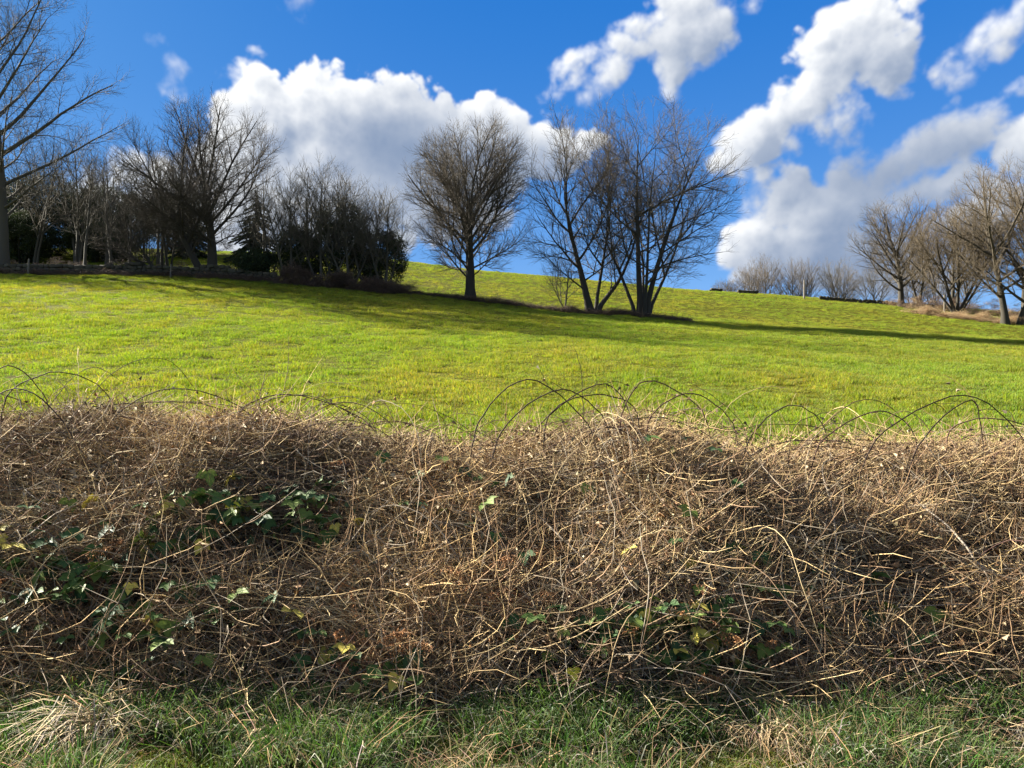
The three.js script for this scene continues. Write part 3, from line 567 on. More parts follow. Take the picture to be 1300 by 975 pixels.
{
  const r = rng(555);
  // the litter that has built up under the stems
  const p = [], ix = [], c = [], nx = 170, nz = 44;
  for (let j = 0; j <= nz; j++) for (let i = 0; i <= nx; i++) {
    const x = lerp(-7.2, 7.2, i / nx), z = -lerp(3.15, 6.85, j / nz), h = Math.max(land(x, z) - 0.05, bank(x, z) - 0.17 - 0.16 * hollow(x, z) + fbm(x * 6, 1, z * 6, 2) * 0.05), v = 0.7 + fbm(x * 9, 2, z * 9, 3) * 0.8;
    p.push(x, h, z); c.push(0.055 * v, 0.038 * v, 0.025 * v);
    if (i < nx && j < nz) { const a = j * (nx + 1) + i; ix.push(a, a + 1, a + nx + 1, a + 1, a + nx + 2, a + nx + 1); }
  }
  const g = new THREE.BufferGeometry(); g.setAttribute('position', new THREE.Float32BufferAttribute(p, 3)); g.setAttribute('color', new THREE.Float32BufferAttribute(c, 3)); g.setIndex(ix); g.computeVertexNormals();
  part(g, new THREE.MeshStandardMaterial({ vertexColors: true, roughness: 1 }), 'leaf_litter', thicket);
  // the mass of dead stems
  const kinds = [
    [0, 1, 2].map((k) => tangle(600 + k, { size: 0.19, stems: 30, len: [0.18, 0.62], rad: [0.0010, 0.0027], cols: [TAN, STRAW, TAN, BROWN, GREYB], flat: 0.5, wob: 0.5, fork: 0.5, leaves: 22, leafCols: DEADLEAF })),      // straw
    [0, 1, 2].map((k) => tangle(620 + k, { size: 0.19, stems: 20, len: [0.2, 0.6], rad: [0.0015, 0.0040], cols: [BROWN, GREYB, TAN, BROWN, DARKB], flat: 0.6, wob: 0.6, fork: 0.8, leaves: 40, leafCols: DEADLEAF })),  // stems
    [0, 1, 2].map((k) => tangle(640 + k, { size: 0.15, stems: 12, len: [0.08, 0.3], rad: [0.001, 0.0024], cols: [BROWN, TAN, RUST], flat: 0.8, wob: 0.5, fork: 0.4, leaves: 100, leafCols: DEADLEAF })),                    // leaves
    [0, 1, 2].map((k) => tangle(660 + k, { size: 0.17, stems: 22, len: [0.2, 0.65], rad: [0.0011, 0.0030], cols: [BROWN, GREYB, TAN, BROWN, TAN, STRAW], flat: 0.15, wob: 0.4, fork: 0.5, leaves: 44, leafCols: DEADLEAF })), // crest
  ].flat();
  const spots = [];
  for (let k = 0; k < 8000; k++) {
    const x = (r() * 2 - 1) * 6.4, z = -lerp(3.2, 6.4, Math.pow(r(), 1.25)), deep = r() * 0.15 + smooth(4.5, 5, -z) * 0.04, y = bank(x, z) - deep;
    if (y < land(x, z) + 0.03 || r() < hollow(x, z) * 0.85) continue;
    const field = fbm(x * 1.1, 21, z * 1.1, 3), f2 = fbm(x * 0.8 + 9, 31, z * 0.8, 3), u = r();
    const kind = r() < smooth(4.2, 4.9, -z) * 0.85 ? 3 : u < 0.36 + field * 0.9 ? 0 : u < 0.78 + f2 * 0.5 ? 1 : 2, v = 0.86 + r() * 0.42 + field * 0.8, warm = clamp(0.5 + f2 * 1.6);
    spots.push({ v: kind * 3 + ((r() * 3) | 0), x, y, z, s: 0.75 + r() * 0.55, turn: r() * 6.28, tx: (r() - 0.5) * 0.9, tz: (r() - 0.5) * 0.9, tint: [v * lerp(0.97, 1.08, warm), v, v * lerp(1.0, 0.82, warm)] });
  }
  scatter(kinds, deadMat, spots, 'dead_stems').forEach((m) => { m.userData.kind = 'stuff'; thicket.add(m); });
  // canes one can follow with the eye
  const cane = (pts, r0, col, name = 'cane', twigs = 0) => {
    const b = new Build(), n = pts.length - 1; b.tube(pts, pts.map((_, i) => r0 * lerp(1, 0.6, i / n) * Math.min(1, 0.3 + i * 0.5, 0.15 + (n - i) * 0.3)), 5, col, vary(r, col, 0.15));
    for (let k = 0; k < twigs; k++) { const i = 1 + ((r() * (n - 1)) | 0), w = wander(r, pts[i], unit(r, 0.8), 0.05 + r() * 0.14, 3, 0.5, -0.1); b.tube(w, [r0 * 0.5, r0 * 0.45, r0 * 0.35, r0 * 0.2], 3, col, col, false); if (r() < 0.5) { const ax = V3(...unit(r)); b.leaf(V3(...w[3]), ax, V3(...unit(r)).cross(ax).normalize(), 0.035, 0.02, 0.6, vary(r, pick(r, DEADLEAF))); } }
    return part(b.make(), deadStem, name, thicket);
  };
  const deadStem = stemMat;
  const spline = (ctrl, n) => { const c = new THREE.CatmullRomCurve3(ctrl.map((q) => V3(...q))); return c.getPoints(n).map((q, i) => [q.x + (r() - 0.5) * 0.008, q.y + (r() - 0.5) * 0.008, q.z + (r() - 0.5) * 0.008]); };
  ARCS.forEach((a, k) => {
    const z = -4.8 - (r() - 0.5) * 0.5, tilt = (r() - 0.5) * 0.5, first = a[0], last = a[a.length - 1], thin = last[1] > first[1] + 0.1;
    const ctrl = a.map(([x, y], i) => [x, y + 0.03, z + tilt * (i / (a.length - 1) - 0.5)]);
    ctrl.unshift([first[0] + (first[0] - a[1][0]) * 0.25, first[1] - 0.25, ctrl[0][2]]);
    if (!thin) ctrl.push([last[0] + (last[0] - a[a.length - 2][0]) * 0.25, last[1] - 0.22, ctrl[ctrl.length - 1][2]]);
    cane(spline(ctrl, 22), thin ? 0.0026 : 0.0048, vary(r, pick(r, [DARKB, PURPLE, DARKB]), 0.2), 'cane', thin ? 1 : 5);
  });
  for (let k = 0; k < 190; k++) {
    const low = k % 4 === 0, x = (r() * 2 - 1) * 4.4, d = low ? lerp(3.35, 3.8, r()) : lerp(3.5, 5.4, r()), z = -d, y = bank(x, z), a = r() * 6.283, len = lerp(0.5, 1.5, r()), n = 12;
    let dir = [Math.cos(a), low ? 0.2 : 0.35 + r() * 0.45, Math.sin(a) * 0.55 + 0.1];
    const pts = [[x, y - 0.1, z]]; let q = pts[0].slice();
    for (let i = 0; i < n; i++) {
      const over = q[1] - bank(q[0], q[2]);
      dir = [dir[0] + (r() - 0.5) * 0.28, dir[1] - 0.13 + (over < 0.02 ? 0.24 : over > 0.16 ? -0.12 : 0) + (r() - 0.5) * 0.2, dir[2] + (r() - 0.5) * 0.28];
      const m = Math.hypot(...dir); dir = dir.map((v) => v / m); q = q.map((v, j) => v + dir[j] * len / n); if (q[1] < land(q[0], q[2]) + 0.02) q[1] = land(q[0], q[2]) + 0.02; pts.push(q);
    }
    cane(pts, lerp(0.0018, 0.0044, r() * r()), vary(r, pick(r, [TAN, STRAW, BROWN, GREYB, BROWN, PURPLE]), 0.25), 'cane', 3);
  }
  for (let k = 0; k < 26; k++) {                                    // sheaves of long dead stems lying the same way
    const x0 = (r() * 2 - 1) * 3.4, d0 = lerp(3.55, 4.5, r()), a0 = (r() < 0.5 ? 0 : 3.14) + (r() - 0.5) * 1.2, n = 4 + ((r() * 7) | 0), c0 = pick(r, [STRAW, TAN, TAN, BROWN, GREYB]);
    for (let j = 0; j < n; j++) {
      const x = x0 + (r() - 0.5) * 0.25, z = -d0 + (r() - 0.5) * 0.3, a = a0 + (r() - 0.5) * 0.5, len = 0.35 + r() * 0.6, pts = [];
      for (let i = 0; i <= 8; i++) { const t = i / 8 * len, px = x + Math.cos(a) * t, pz = z + Math.sin(a) * t * 0.6; pts.push([px, bank(px, pz) + 0.05 + Math.sin(i / 8 * 3.14) * 0.09 * (0.4 + r() * 0.15) - i * 0.004 + (r() - 0.5) * 0.03, pz + (r() - 0.5) * 0.05]); }
      cane(spline(pts.filter((_, i) => i % 2 === 0), 10), lerp(0.0016, 0.0034, r()), vary(r, c0, 0.25), 'cane', 1);
    }
  }
  for (let k = 0; k < 120; k++) {                                    // dark canes lying and looping along the crest
    const x = (r() * 2 - 1) * 4.2, z = -lerp(4.35, 5.3, r()), y = bank(x, z), way = r() < 0.5 ? -1 : 1, len = lerp(0.4, 1.3, r()), rise = lerp(0.04, 0.24, r() * r()), dz = (r() - 0.5) * 0.5, x1 = x + way * len, y1 = bank(x1, z + dz);
    cane(spline([[x, y - 0.08, z], [x + way * len * 0.2, lerp(y, y1, 0.2) + rise * 0.8, z + dz * 0.2], [x + way * len * 0.5, lerp(y, y1, 0.5) + rise * 1.25, z + dz * 0.5], [x + way * len * 0.85, lerp(y, y1, 0.85) + rise * 0.6, z + dz * 0.85], [x1, y1 - 0.1, z + dz]], 14), lerp(0.002, 0.0042, r()), vary(r, pick(r, [DARKB, PURPLE, DARKB, BROWN]), 0.25), 'cane', 4);
  }
  // the pale broken boughs lying on the right of the bank
  for (const pts of [[[1.62, 0.42, -3.42], [1.72, 0.62, -3.45], [1.84, 0.80, -3.52], [1.98, 0.92, -3.6], [2.06, 0.955, -3.66]], [[1.98, 0.92, -3.6], [1.86, 0.86, -3.58], [1.72, 0.79, -3.56]], [[1.36, 0.33, -3.36], [1.5, 0.42, -3.38], [1.62, 0.56, -3.42], [1.66, 0.7, -3.44]], [[2.3, 0.76, -3.6], [2.32, 0.62, -3.55], [2.36, 0.5, -3.5], [2.62, 0.49, -3.5]], [[0.98, 0.5, -3.4], [0.97, 0.34, -3.36], [0.96, 0.2, -3.34]], [[0.62, 0.62, -3.55], [0.8, 0.66, -3.5], [0.95, 0.62, -3.44], [0.97, 0.48, -3.4]]])
    cane(spline(pts.map(([x, y]) => [x, y + 0.03, -restDepth(x, y - 0.09)]), 14), 0.0062, vary(r, pick(r, [GREYB, STRAW]), 0.2), 'dead_bough', 5);
  for (const pts of [[[-0.85, 0.75, -3.9], [-0.55, 0.86, -3.9], [-0.2, 0.9, -3.85], [0.02, 0.86, -3.8], [0.1, 0.68, -3.7], [0.08, 0.5, -3.6]], [[0.7, 0.98, -4.2], [1.15, 1.06, -4.1], [1.5, 1.0, -4.0], [1.7, 0.86, -3.9]], [[-1.6, 0.98, -4.3], [-1.3, 1.0, -4.2], [-1.22, 0.85, -4.0], [-1.2, 0.66, -3.9]], [[-2.6, 0.7, -3.8], [-2.1, 0.86, -3.9], [-1.65, 0.93, -4.0]], [[1.0, 0.75, -3.9], [1.6, 0.9, -3.95], [2.3, 0.98, -4.0], [2.9, 0.95, -4]], [[0.15, 0.7, -3.7], [0.4, 0.5, -3.5], [0.52, 0.38, -3.4]], [[-0.5, 0.45, -3.45], [-0.1, 0.48, -3.4], [0.35, 0.36, -3.35]]])
    cane(spline(pts.map(([x, y]) => [x, y + 0.02, -restDepth(x, y - 0.04)]), 18), 0.0046, vary(r, pick(r, [STRAW, GREYB, TAN]), 0.15), 'cane', 4);
  // evergreen bramble leaves: three serrated leaflets on a stalk
  const leaflet = (b, at, dir, up, len, col) => {
    const side = V3().crossVectors(dir, up).normalize(), n = V3().crossVectors(side, dir).normalize(), s = b.count, rows = 5;
    for (let i = 0; i <= rows; i++) {
      const t = i / rows, w = len * 0.36 * Math.sin(Math.PI * Math.pow(t, 0.75)) * (i % 2 ? 1.06 : 0.94), q = at.clone().addScaledVector(dir, t * len).addScaledVector(n, -0.22 * len * t * t);
      for (const k of [-1, 0, 1]) { const v = q.clone().addScaledVector(side, w * k).addScaledVector(n, k ? w * 0.28 : 0), m = n.clone().addScaledVector(side, -0.35 * k).normalize(); b.p.push(v.x, v.y, v.z); b.n.push(m.x, m.y, m.z); b.c.push(...(k ? col : col.map((z) => z * 1.25))); }
    }
    for (let i = 0; i < rows; i++) for (const k of [0, 1]) { const a = s + i * 3 + k; b.i.push(a, a + 1, a + 3, a + 1, a + 4, a + 3); }
  };
  const leafGeo = (seed, col) => {
    const q = rng(seed), b = new Build(), up = V3(0, 1, 0.2).normalize();
    b.tube([[0, -0.03, 0], [0, -0.01, 0.01], [0, 0, 0.02]], [0.0012, 0.001, 0.001], 3, col);
    leaflet(b, V3(0, 0, 0.02), V3(0, 0.1, 1).normalize(), up, 0.055 + q() * 0.012, col); leaflet(b, V3(0, 0, 0.015), V3(0.9, 0.05, 0.35).normalize(), up, 0.045 + q() * 0.01, col); leaflet(b, V3(0, 0, 0.015), V3(-0.9, 0.02, 0.35).normalize(), up, 0.045 + q() * 0.01, col);
    return b.make();
  };
  const greens = [[0.035, 0.075, 0.022], [0.05, 0.09, 0.02], [0.028, 0.058, 0.022], [0.10, 0.14, 0.03]].map((c, k) => leafGeo(700 + k, c)), gold = leafGeo(710, [0.62, 0.58, 0.06]), ochre = leafGeo(711, [0.35, 0.3, 0.06]);
  const green = leafMat(0.25, 0.6, { specularIntensity: 0.2 }), leafAt = (geo, x, y, z, s, name = 'leaf') => { const m = part(geo, green, name, thicket); m.position.set(x, y, z); m.scale.setScalar(s); m.rotation.set(0.5 + (r() - 0.5) * 1.5, (r() - 0.5) * 3, (r() - 0.5) * 1.2, 'YXZ'); return m; };
  const beds = [[-1.3, 4.15, 0.42, 0.22, 60], [-1.7, 4.0, 0.3, 0.16, 34], [-2.35, 3.75, 0.4, 0.16, 44], [-1.85, 3.75, 0.4, 0.2, 20], [0.68, 3.45, 0.42, 0.1, 60], [1.0, 3.5, 0.3, 0.12, 22], [-0.6, 3.35, 0.3, 0.1, 12], [-0.55, 4.3, 0.5, 0.3, 12], [0.3, 4.2, 1.4, 0.5, 16], [1.4, 3.7, 0.7, 0.3, 22], [-1.2, 3.45, 0.7, 0.12, 18], [-1.9, 3.55, 0.6, 0.12, 26], [-2.5, 4.0, 0.5, 0.2, 16], [0.2, 3.5, 0.4, 0.1, 14]];
  for (const [x0, d0, rx, rd, n] of beds) for (let k = 0; k < n; k++) {
    const a = r() * 6.283, q = Math.sqrt(r()), x = x0 + Math.cos(a) * q * rx, z = -(d0 + Math.sin(a) * q * rd);
    leafAt(r() < 0.09 ? ochre : pick(r, greens), x, bank(x, z) + 0.07 + r() * 0.12 - (d0 < 3.4 ? 0.02 : 0), z, 0.75 + r() * 0.7);
  }
  for (const [x, z, s] of [[-1.5, -4.05, 1.0], [0.27, -3.32, 0.9]]) { const m = leafAt(gold, x, bank(x, z) + 0.17, z, s, 'yellow_leaf'); m.rotation.set(1.25, 0.2, 0.2); m.userData.label = 'bright yellow bramble leaf'; }
  add(thicket, 'bramble_thicket', 'wide bank of dead brown bramble stems with arching canes and few green leaves', 'brambles');
}

// ---------------------------------------------------------------- verge in front of the bank
{
  const r = rng(909), greens = [[0.045, 0.10, 0.012], [0.058, 0.12, 0.014], [0.038, 0.08, 0.011], [0.08, 0.115, 0.024], [0.12, 0.115, 0.05]], geos = [0, 1, 2, 3].map((k) => tuft(920 + k, 44, 0.09, 0.05, 0.19, 0.0022, 0.8, greens)), spots = [];
  const moss = [0, 1].map((k) => tuft(930 + k, 60, 0.08, 0.015, 0.06, 0.0018, 0.8, [[0.075, 0.115, 0.011], [0.105, 0.13, 0.014], [0.125, 0.125, 0.035]]));
  const straw = [0, 1, 2].map((k) => tuft(940 + k, 16, 0.10, 0.08, 0.26, 0.0016, 1.6, [STRAW, TAN, BLEACH, [0.22, 0.19, 0.1]]));
  for (let k = 0; k < 5200; k++) {
    const d = lerp(1.9, 3.75, Math.sqrt(r())), x = (r() * 2 - 1) * (1 + d), z = -d, n = fbm(x * 1.6, 41, z * 1.6, 3), m = fbm(x * 2.3, 51, z * 2.3, 2), u = r(), v = 0.8 + r() * 0.4;
    const kind = u < 0.11 + m * 0.5 ? 6 + ((r() * 3) | 0) : n < -0.06 ? 4 + ((r() * 2) | 0) : (r() * 4) | 0;
    spots.push({ v: kind, x, z, y: land(x, z), s: 0.7 + r() * 0.5, sy: clamp(0.85 + n * 1.6, 0.35, 1.5), turn: r() * 6.28, tx: (r() - 0.5) * 0.5, tz: (r() - 0.5) * 0.5, tint: [v, v, v] });
  }
  const g = new THREE.Group();
  scatter([...geos, ...moss, ...straw], leafMat(0.4), spots, 'grass').forEach((m) => { m.userData.kind = 'stuff'; g.add(m); });
  add(g, 'verge_grass', 'dark green rough grass and moss along the foot of the brambles', 'grass', null, 'stuff');
}
{
  const r = rng(2200), shapes = [0, 1, 2].map((k) => { const q = rng(2210 + k), g = new THREE.SphereGeometry(0.03, 10, 6), p = g.attributes.position; for (let i = 0; i < p.count; i++) { const x = p.getX(i), z = p.getZ(i), t = x / 0.03; p.setXYZ(i, x * 1.3, p.getY(i) * 0.05 + 0.012 * t * t + 0.3 * Math.abs(z) * (0.5 + q()), z * (0.75 - 0.35 * t)); } g.computeVertexNormals(); return g; });
  const mats = [[0.16, 0.10, 0.06], [0.24, 0.16, 0.09]].map((c) => new THREE.MeshStandardMaterial({ color: new THREE.Color(...c), roughness: 0.8, side: THREE.DoubleSide }));
  [[-1.58, 2.98], [-0.52, 3.05], [0.3, 2.98], [0.9, 3.12], [1.5, 3.02], [-1.1, 3.1]].forEach(([x, d], k) => { const m = new THREE.Mesh(shapes[k % 3], mats[k % 2]); m.position.set(x, land(x, -d) + 0.03, -d); m.rotation.set((r() - 0.5) * 0.6, r() * 6, (r() - 0.5) * 0.6); add(m, 'fallen_leaf', 'curled brown dead leaf lying on the green verge', 'leaf', 'dead leaves on the verge'); });
}
// bleached grass tussocks and dead bracken leaning out of the bank
function tussock(x, z, n, h, lean, seed, label) {
  const r = rng(seed), b = new Build(), g = new THREE.Group();
  for (let k = 0; k < n; k++) {
    const a = (r() + r() + r() - 1.5) * 2.2 + lean, l = h * (0.35 + r() * r() * 0.9), px = (r() + r() - 1) * 0.14, pz = (r() + r() - 1) * 0.10, out = l * (0.3 + r() * 1.1), c = vary(r, pick(r, [STRAW, TAN, TAN, GREYB]), 0.3), ca = Math.cos(a), sa = Math.sin(a);
    b.strip([[px, -0.02, pz], [px + ca * out * 0.25, l * 0.5, pz + sa * out * 0.25], [px + ca * out * 0.7, l * 0.62, pz + sa * out * 0.7], [px + ca * out * 1.15, l * (0.35 + r() * 0.2), pz + sa * out * 1.15], [px + ca * out * 1.4, l * 0.1 * r() + 0.02, pz + sa * out * 1.4]], [0.0022, 0.002, 0.0018, 0.0013, 0], V3(-sa, 0, ca), c, vary(r, c, 0.1));
  }
  part(b.make(), deadMat, 'blades', g); g.position.set(x, land(x, z), z);
  add(g, 'grass_tussock', label, 'dead grass');
}
tussock(-1.72, -3.08, 190, 0.30, 2.4, 1001, 'bleached straw tussock flopped over the green verge');
tussock(-0.88, -3.05, 160, 0.16, 1.6, 1002, 'low straw tussock below the rusty bracken');
tussock(0.32, -3.0, 70, 0.13, 1.2, 1003, 'thin wisp of pale dead grass below the dark green leaves');
tussock(1.05, -3.1, 150, 0.17, 1.8, 1004, 'straw tussock below the dead boughs');
tussock(2.15, -3.08, 140, 0.18, 1.5, 1005, 'straw tussock at the foot of the bare tangled stems');
{
  const fronds = [0, 1, 2, 3].map((k) => bracken(1100 + k, [[0.30, 0.14, 0.05], [0.36, 0.19, 0.075], [0.24, 0.105, 0.045]]));
  const clump = (x, d, n, w, label, seed) => {
    const r = rng(seed), g = new THREE.Group(); g.position.set(x, bank(x, -d) - 0.05, -d);
    for (let k = 0; k < n; k++) { const m = part(fronds[k % 4], deadMat, 'frond', g), dx = (r() - 0.5) * w, dz = (r() - 0.5) * 0.25; m.position.set(dx, Math.max(0.02, bank(x + dx, -d + dz)) - g.position.y + (r() - 0.8) * 0.12, dz); m.rotation.set((r() - 0.5) * 1.2, r() * 6.28, (r() - 0.5) * 1.2); m.scale.setScalar(0.4 + r() * 0.4); }
    add(g, 'bracken_clump', label, 'bracken');
  };
  clump(-0.74, 3.5, 46, 0.34, 'rusty dead bracken hanging down to the verge beside the straw tussock', 1201);
  clump(1.22, 3.48, 34, 0.5, 'rusty dead bracken curled at the foot of the pale boughs', 1202);
  clump(0.05, 3.82, 36, 0.5, 'golden dead bracken under a bowed straw coloured cane', 1203);
  clump(-1.02, 4.4, 14, 0.5, 'orange dead bracken near the top of the bank', 1204);
  clump(-2.2, 3.95, 16, 0.7, 'brown dead bracken among green bramble leaves', 1205);
  clump(0.85, 3.6, 20, 0.3, 'rusty dead bracken above the dark green bramble leaves', 1206);
}

// ---------------------------------------------------------------- evergreens, scrub, walls and posts
const evergreenMat = leafMat(0.2, 0.8);
function leafCluster(seed, n, R, len, cols) {
  const r = rng(seed), b = new Build();
  for (let k = 0; k < n; k++) { const u = unit(r), q = R * Math.cbrt(r()), ax = V3(...unit(r)), wx = V3(...unit(r)).cross(ax).normalize(), l = len * (0.6 + r() * 0.8); b.leaf(V3(u[0] * q, u[1] * q, u[2] * q), ax, wx, l, l * 0.5, 0.4, vary(r, pick(r, cols), 0.35)); }
  return b.make();
}
{
  const cols = [[0.030, 0.048, 0.018], [0.022, 0.036, 0.015], [0.045, 0.06, 0.022]], clusters = [0, 1, 2].map((k) => leafCluster(1300 + k, 70, 0.32, 0.10, cols));
  const bush = (name, label, x, d, h, w, n, seed, group, hollow = 0.35) => {
    const r = rng(seed), g = new THREE.Group(), spots = [], b = new Build();
    for (let k = 0; k < n; k++) {
      const u = unit(r), q = Math.pow(r(), hollow), px = u[0] * q * w, pz = u[2] * q * w * 0.8, py = h * 0.5 + u[1] * q * h * 0.5, e = fbm(px * 0.9 + seed, py * 0.9, pz * 0.9, 3);
      if (e < -0.06 && q > 0.45) continue;
      const v = 0.75 + r() * 0.5; spots.push({ x: px, y: Math.max(0.15, py * (1 + e * 0.2)), z: pz, s: 0.7 + r() * 0.7, turn: r() * 6.28, tx: r() * 3, tint: [v, v, v] });
    }
    for (let k = 0; k < 4; k++) { const a = r() * 6.28, p = wander(r, [Math.cos(a) * 0.2, -0.2, Math.sin(a) * 0.2], [Math.cos(a) * 0.3, 1, Math.sin(a) * 0.3], h * 0.8, 6, 0.2, 0); b.tube(p, p.map((_, i) => lerp(0.09, 0.02, i / 6)), 5, BARK.dark[0]); }
    part(b.make(), barkMat, 'trunk', g);
    const crown = new THREE.Group(); crown.name = 'crown'; g.add(crown);
    scatter(clusters, evergreenMat, spots, 'foliage').forEach((m) => { m.userData.kind = 'stuff'; crown.add(m); });
    g.position.set(x, land(x, -d), -d);
    add(g, name, label, 'bush', group);
  };
  bush('holly_bush', 'tall dark evergreen holly between the bare hawthorns', -11.2, 49.4, 5.6, 2.1, 560, 1401);
  bush('holly_bush', 'rounded dark holly at the right end of the evergreen bushes', -8.6, 49.2, 4.0, 1.7, 360, 1402);
  bush('holly_bush', 'dark holly beside the broad forked oak', -13.9, 49.2, 3.6, 1.7, 380, 1403);
  bush('holly_bush', 'low holly at the foot of the broad forked oak', -16.6, 48.6, 2.0, 1.3, 240, 1404);
  bush('evergreen_bush', 'dark evergreen bank behind the stone wall under the tallest tree', -38.5, 62, 6.6, 4.4, 1500, 1405);
  bush('evergreen_bush', 'dark evergreen behind the slender trees and stone wall', -34, 63, 5.8, 3.8, 1200, 1406);
  bush('evergreen_bush', 'low dark evergreen beyond the field behind the wall', -44.5, 63, 6.4, 4.2, 1300, 1407);
  bush('evergreen_bush', 'dark evergreen crown seen through the slender trees', -29.5, 66, 6.0, 2.8, 800, 1408);
  bush('evergreen_bush', 'low dark evergreen hedge just behind the wall under the tallest tree', -37.5, 57.5, 3.8, 2.6, 700, 1409);
  bush('evergreen_bush', 'rounded low evergreen in the shade between the slender trees', -32.3, 58.5, 3.4, 2.4, 600, 1410);
  // conifers: whorls of drooping needled boughs
  const spray = (() => { const r = rng(1500), b = new Build(), c = [0.03, 0.045, 0.02]; const p = wander(r, [0, 0, 0], [1, -0.1, 0], 1, 5, 0.1, -0.03); b.tube(p, p.map((_, i) => lerp(0.02, 0.006, i / 5)), 3, BARK.dark[0]); for (let k = 0; k < 130; k++) { const t = Math.pow(r(), 0.8), i = Math.min(4, (t * 5) | 0), q = V3(...p[i]).lerp(V3(...p[i + 1]), t * 5 - i), ax = V3(0.6 + r() * 0.3, -0.3 - r() * 0.4, (r() - 0.5) * 2).normalize(); b.leaf(q.addScaledVector(ax, 0.08), ax, V3(...unit(r)).cross(ax).normalize(), 0.22 * (1.15 - t * 0.6), 0.06, 0.3, vary(r, c, 0.4)); } return b.make(); })();
  const conifer = (label, x, d, h, w, seed) => {
    const r = rng(seed), g = new THREE.Group(), b = new Build(), spots = [];
    b.tube([[0, -0.3, 0], [0, h * 0.5, 0], [0, h, 0]], [0.14, 0.09, 0.015], 6, BARK.dark[0]); part(b.make(), barkMat, 'trunk', g);
    for (let y = 0.35; y < h; y += 0.2) { const n = 5 + ((r() * 3) | 0), reach = w * Math.pow(1 - y / h, 0.8) * (0.75 + r() * 0.4) + 0.12; for (let k = 0; k < n; k++) { const v = 0.75 + r() * 0.5; spots.push({ x: 0, y: y + (r() - 0.5) * 0.15, z: 0, s: reach * (0.7 + r() * 0.5), turn: r() * 6.28, tz: 0.1 - r() * 0.4, tint: [v, v, v] }); } }
    const [crown] = scatter([spray], evergreenMat, spots, 'crown'); crown.userData.kind = 'stuff'; g.add(crown);
    g.position.set(x, land(x, -d), -d); add(g, 'spruce_tree', label, 'tree');
  };
  conifer('dark spruce standing between the broad oak and the hawthorns', -20.4, 60, 6.2, 2.1, 1601);
  conifer('dark spruce behind the low fork of the broad oak', -26.3, 62, 5.2, 2.0, 1602);
  conifer('small dark spruce among the slender trees', -31.0, 60, 4.6, 1.7, 1603);
}
// low dead scrub at the foot of the row, and the dry bank at the right
{
  const kinds = [0, 1, 2].map((k) => tangle(1700 + k, { size: 0.42, stems: 46, len: [0.25, 0.8], rad: [0.004, 0.010], cols: [DARKB, BROWN, PURPLE, [0.12, 0.085, 0.055]], flat: 0.9, wob: 0.5, fork: 0.5, leaves: 60, leafCols: [[0.10, 0.065, 0.04], [0.15, 0.10, 0.06], [0.06, 0.05, 0.03]] }));
  const dry = [0, 1].map((k) => tangle(1710 + k, { size: 0.42, stems: 60, len: [0.25, 0.7], rad: [0.003, 0.008], cols: [TAN, STRAW, BROWN, RUST], flat: 1.2, wob: 0.4, fork: 0.4, leaves: 60, leafCols: DEADLEAF }));
  const scrub = (name, label, ax, ad, bx, bd, h, w, n, geos, seed, group, category) => {
    const r = rng(seed), g = new THREE.Group(), ox = (ax + bx) / 2, od = (ad + bd) / 2, oy = land(ox, -od), spots = [];
    for (let k = 0; k < n; k++) { const t = r(), x = lerp(ax, bx, t) + (r() - 0.5) * w, d = lerp(ad, bd, t) + (r() - 0.5) * w, lump = clamp(0.6 + fbm(x * 0.7, seed, d * 0.7, 3) * 1.6, 0.15, 1.6), v = 0.75 + r() * 0.5; spots.push({ x: x - ox, y: land(x, -d) - oy + r() * h * lump, z: -d + od, s: 0.5 + r() * 0.6, sy: 0.7, turn: r() * 6.28, tint: [v, v, v] }); }
    scatter(geos, deadMat, spots, 'dead_stems').forEach((m) => { m.userData.kind = 'stuff'; g.add(m); });
    g.position.set(ox, oy, -od); add(g, name, label, category, group);
  };
  scrub('bramble_scrub', 'low dark dead brambles around the foot of the lone fan shaped oak', -6.4, 47.6, 0.4, 46.6, 0.28, 0.7, 170, kinds, 1801, null, 'scrub');
  scrub('bramble_scrub', 'low dark dead brambles around the stools of the many stemmed trees', 0.6, 46.6, 10.4, 44.2, 0.30, 0.8, 260, kinds, 1802, null, 'scrub');
  scrub('bramble_scrub', 'tall dead brambles heaped against the hollies', -14.5, 47.2, -6.6, 47.2, 1.1, 1.2, 460, kinds, 1803, null, 'scrub');
  scrub('bramble_scrub', 'dead brambles sprawling against the stone wall', -33, 47.4, -15, 47.6, 0.35, 0.5, 240, kinds, 1804, null, 'scrub');
  scrub('bramble_scrub', 'brown thorny undergrowth behind the stone wall', -34, 50.5, -16, 50.5, 0.7, 2.2, 170, kinds, 1805, null, 'scrub');
  scrub('bramble_scrub', 'dark undergrowth at the foot of the evergreens behind the wall', -50, 63, -24, 65, 1.4, 2.2, 420, kinds, 1809, null, 'scrub');
  scrub('dry_grass_bank', 'tawny dry grass bank under the brown trees', 33.4, 63, 41, 57, 0.55, 1.6, 420, dry, 1806, null, 'dead grass');
  scrub('bramble_scrub', 'brown undergrowth behind the dry bank', 36, 70, 48, 62, 1.4, 3, 420, [...kinds, ...dry], 1807, null, 'scrub');
  scrub('bramble_scrub', 'brown undergrowth along the foot of the trees beyond the crest', 34, 112, 72, 106, 1.6, 4, 420, [...kinds, ...dry], 1808, null, 'scrub');
}
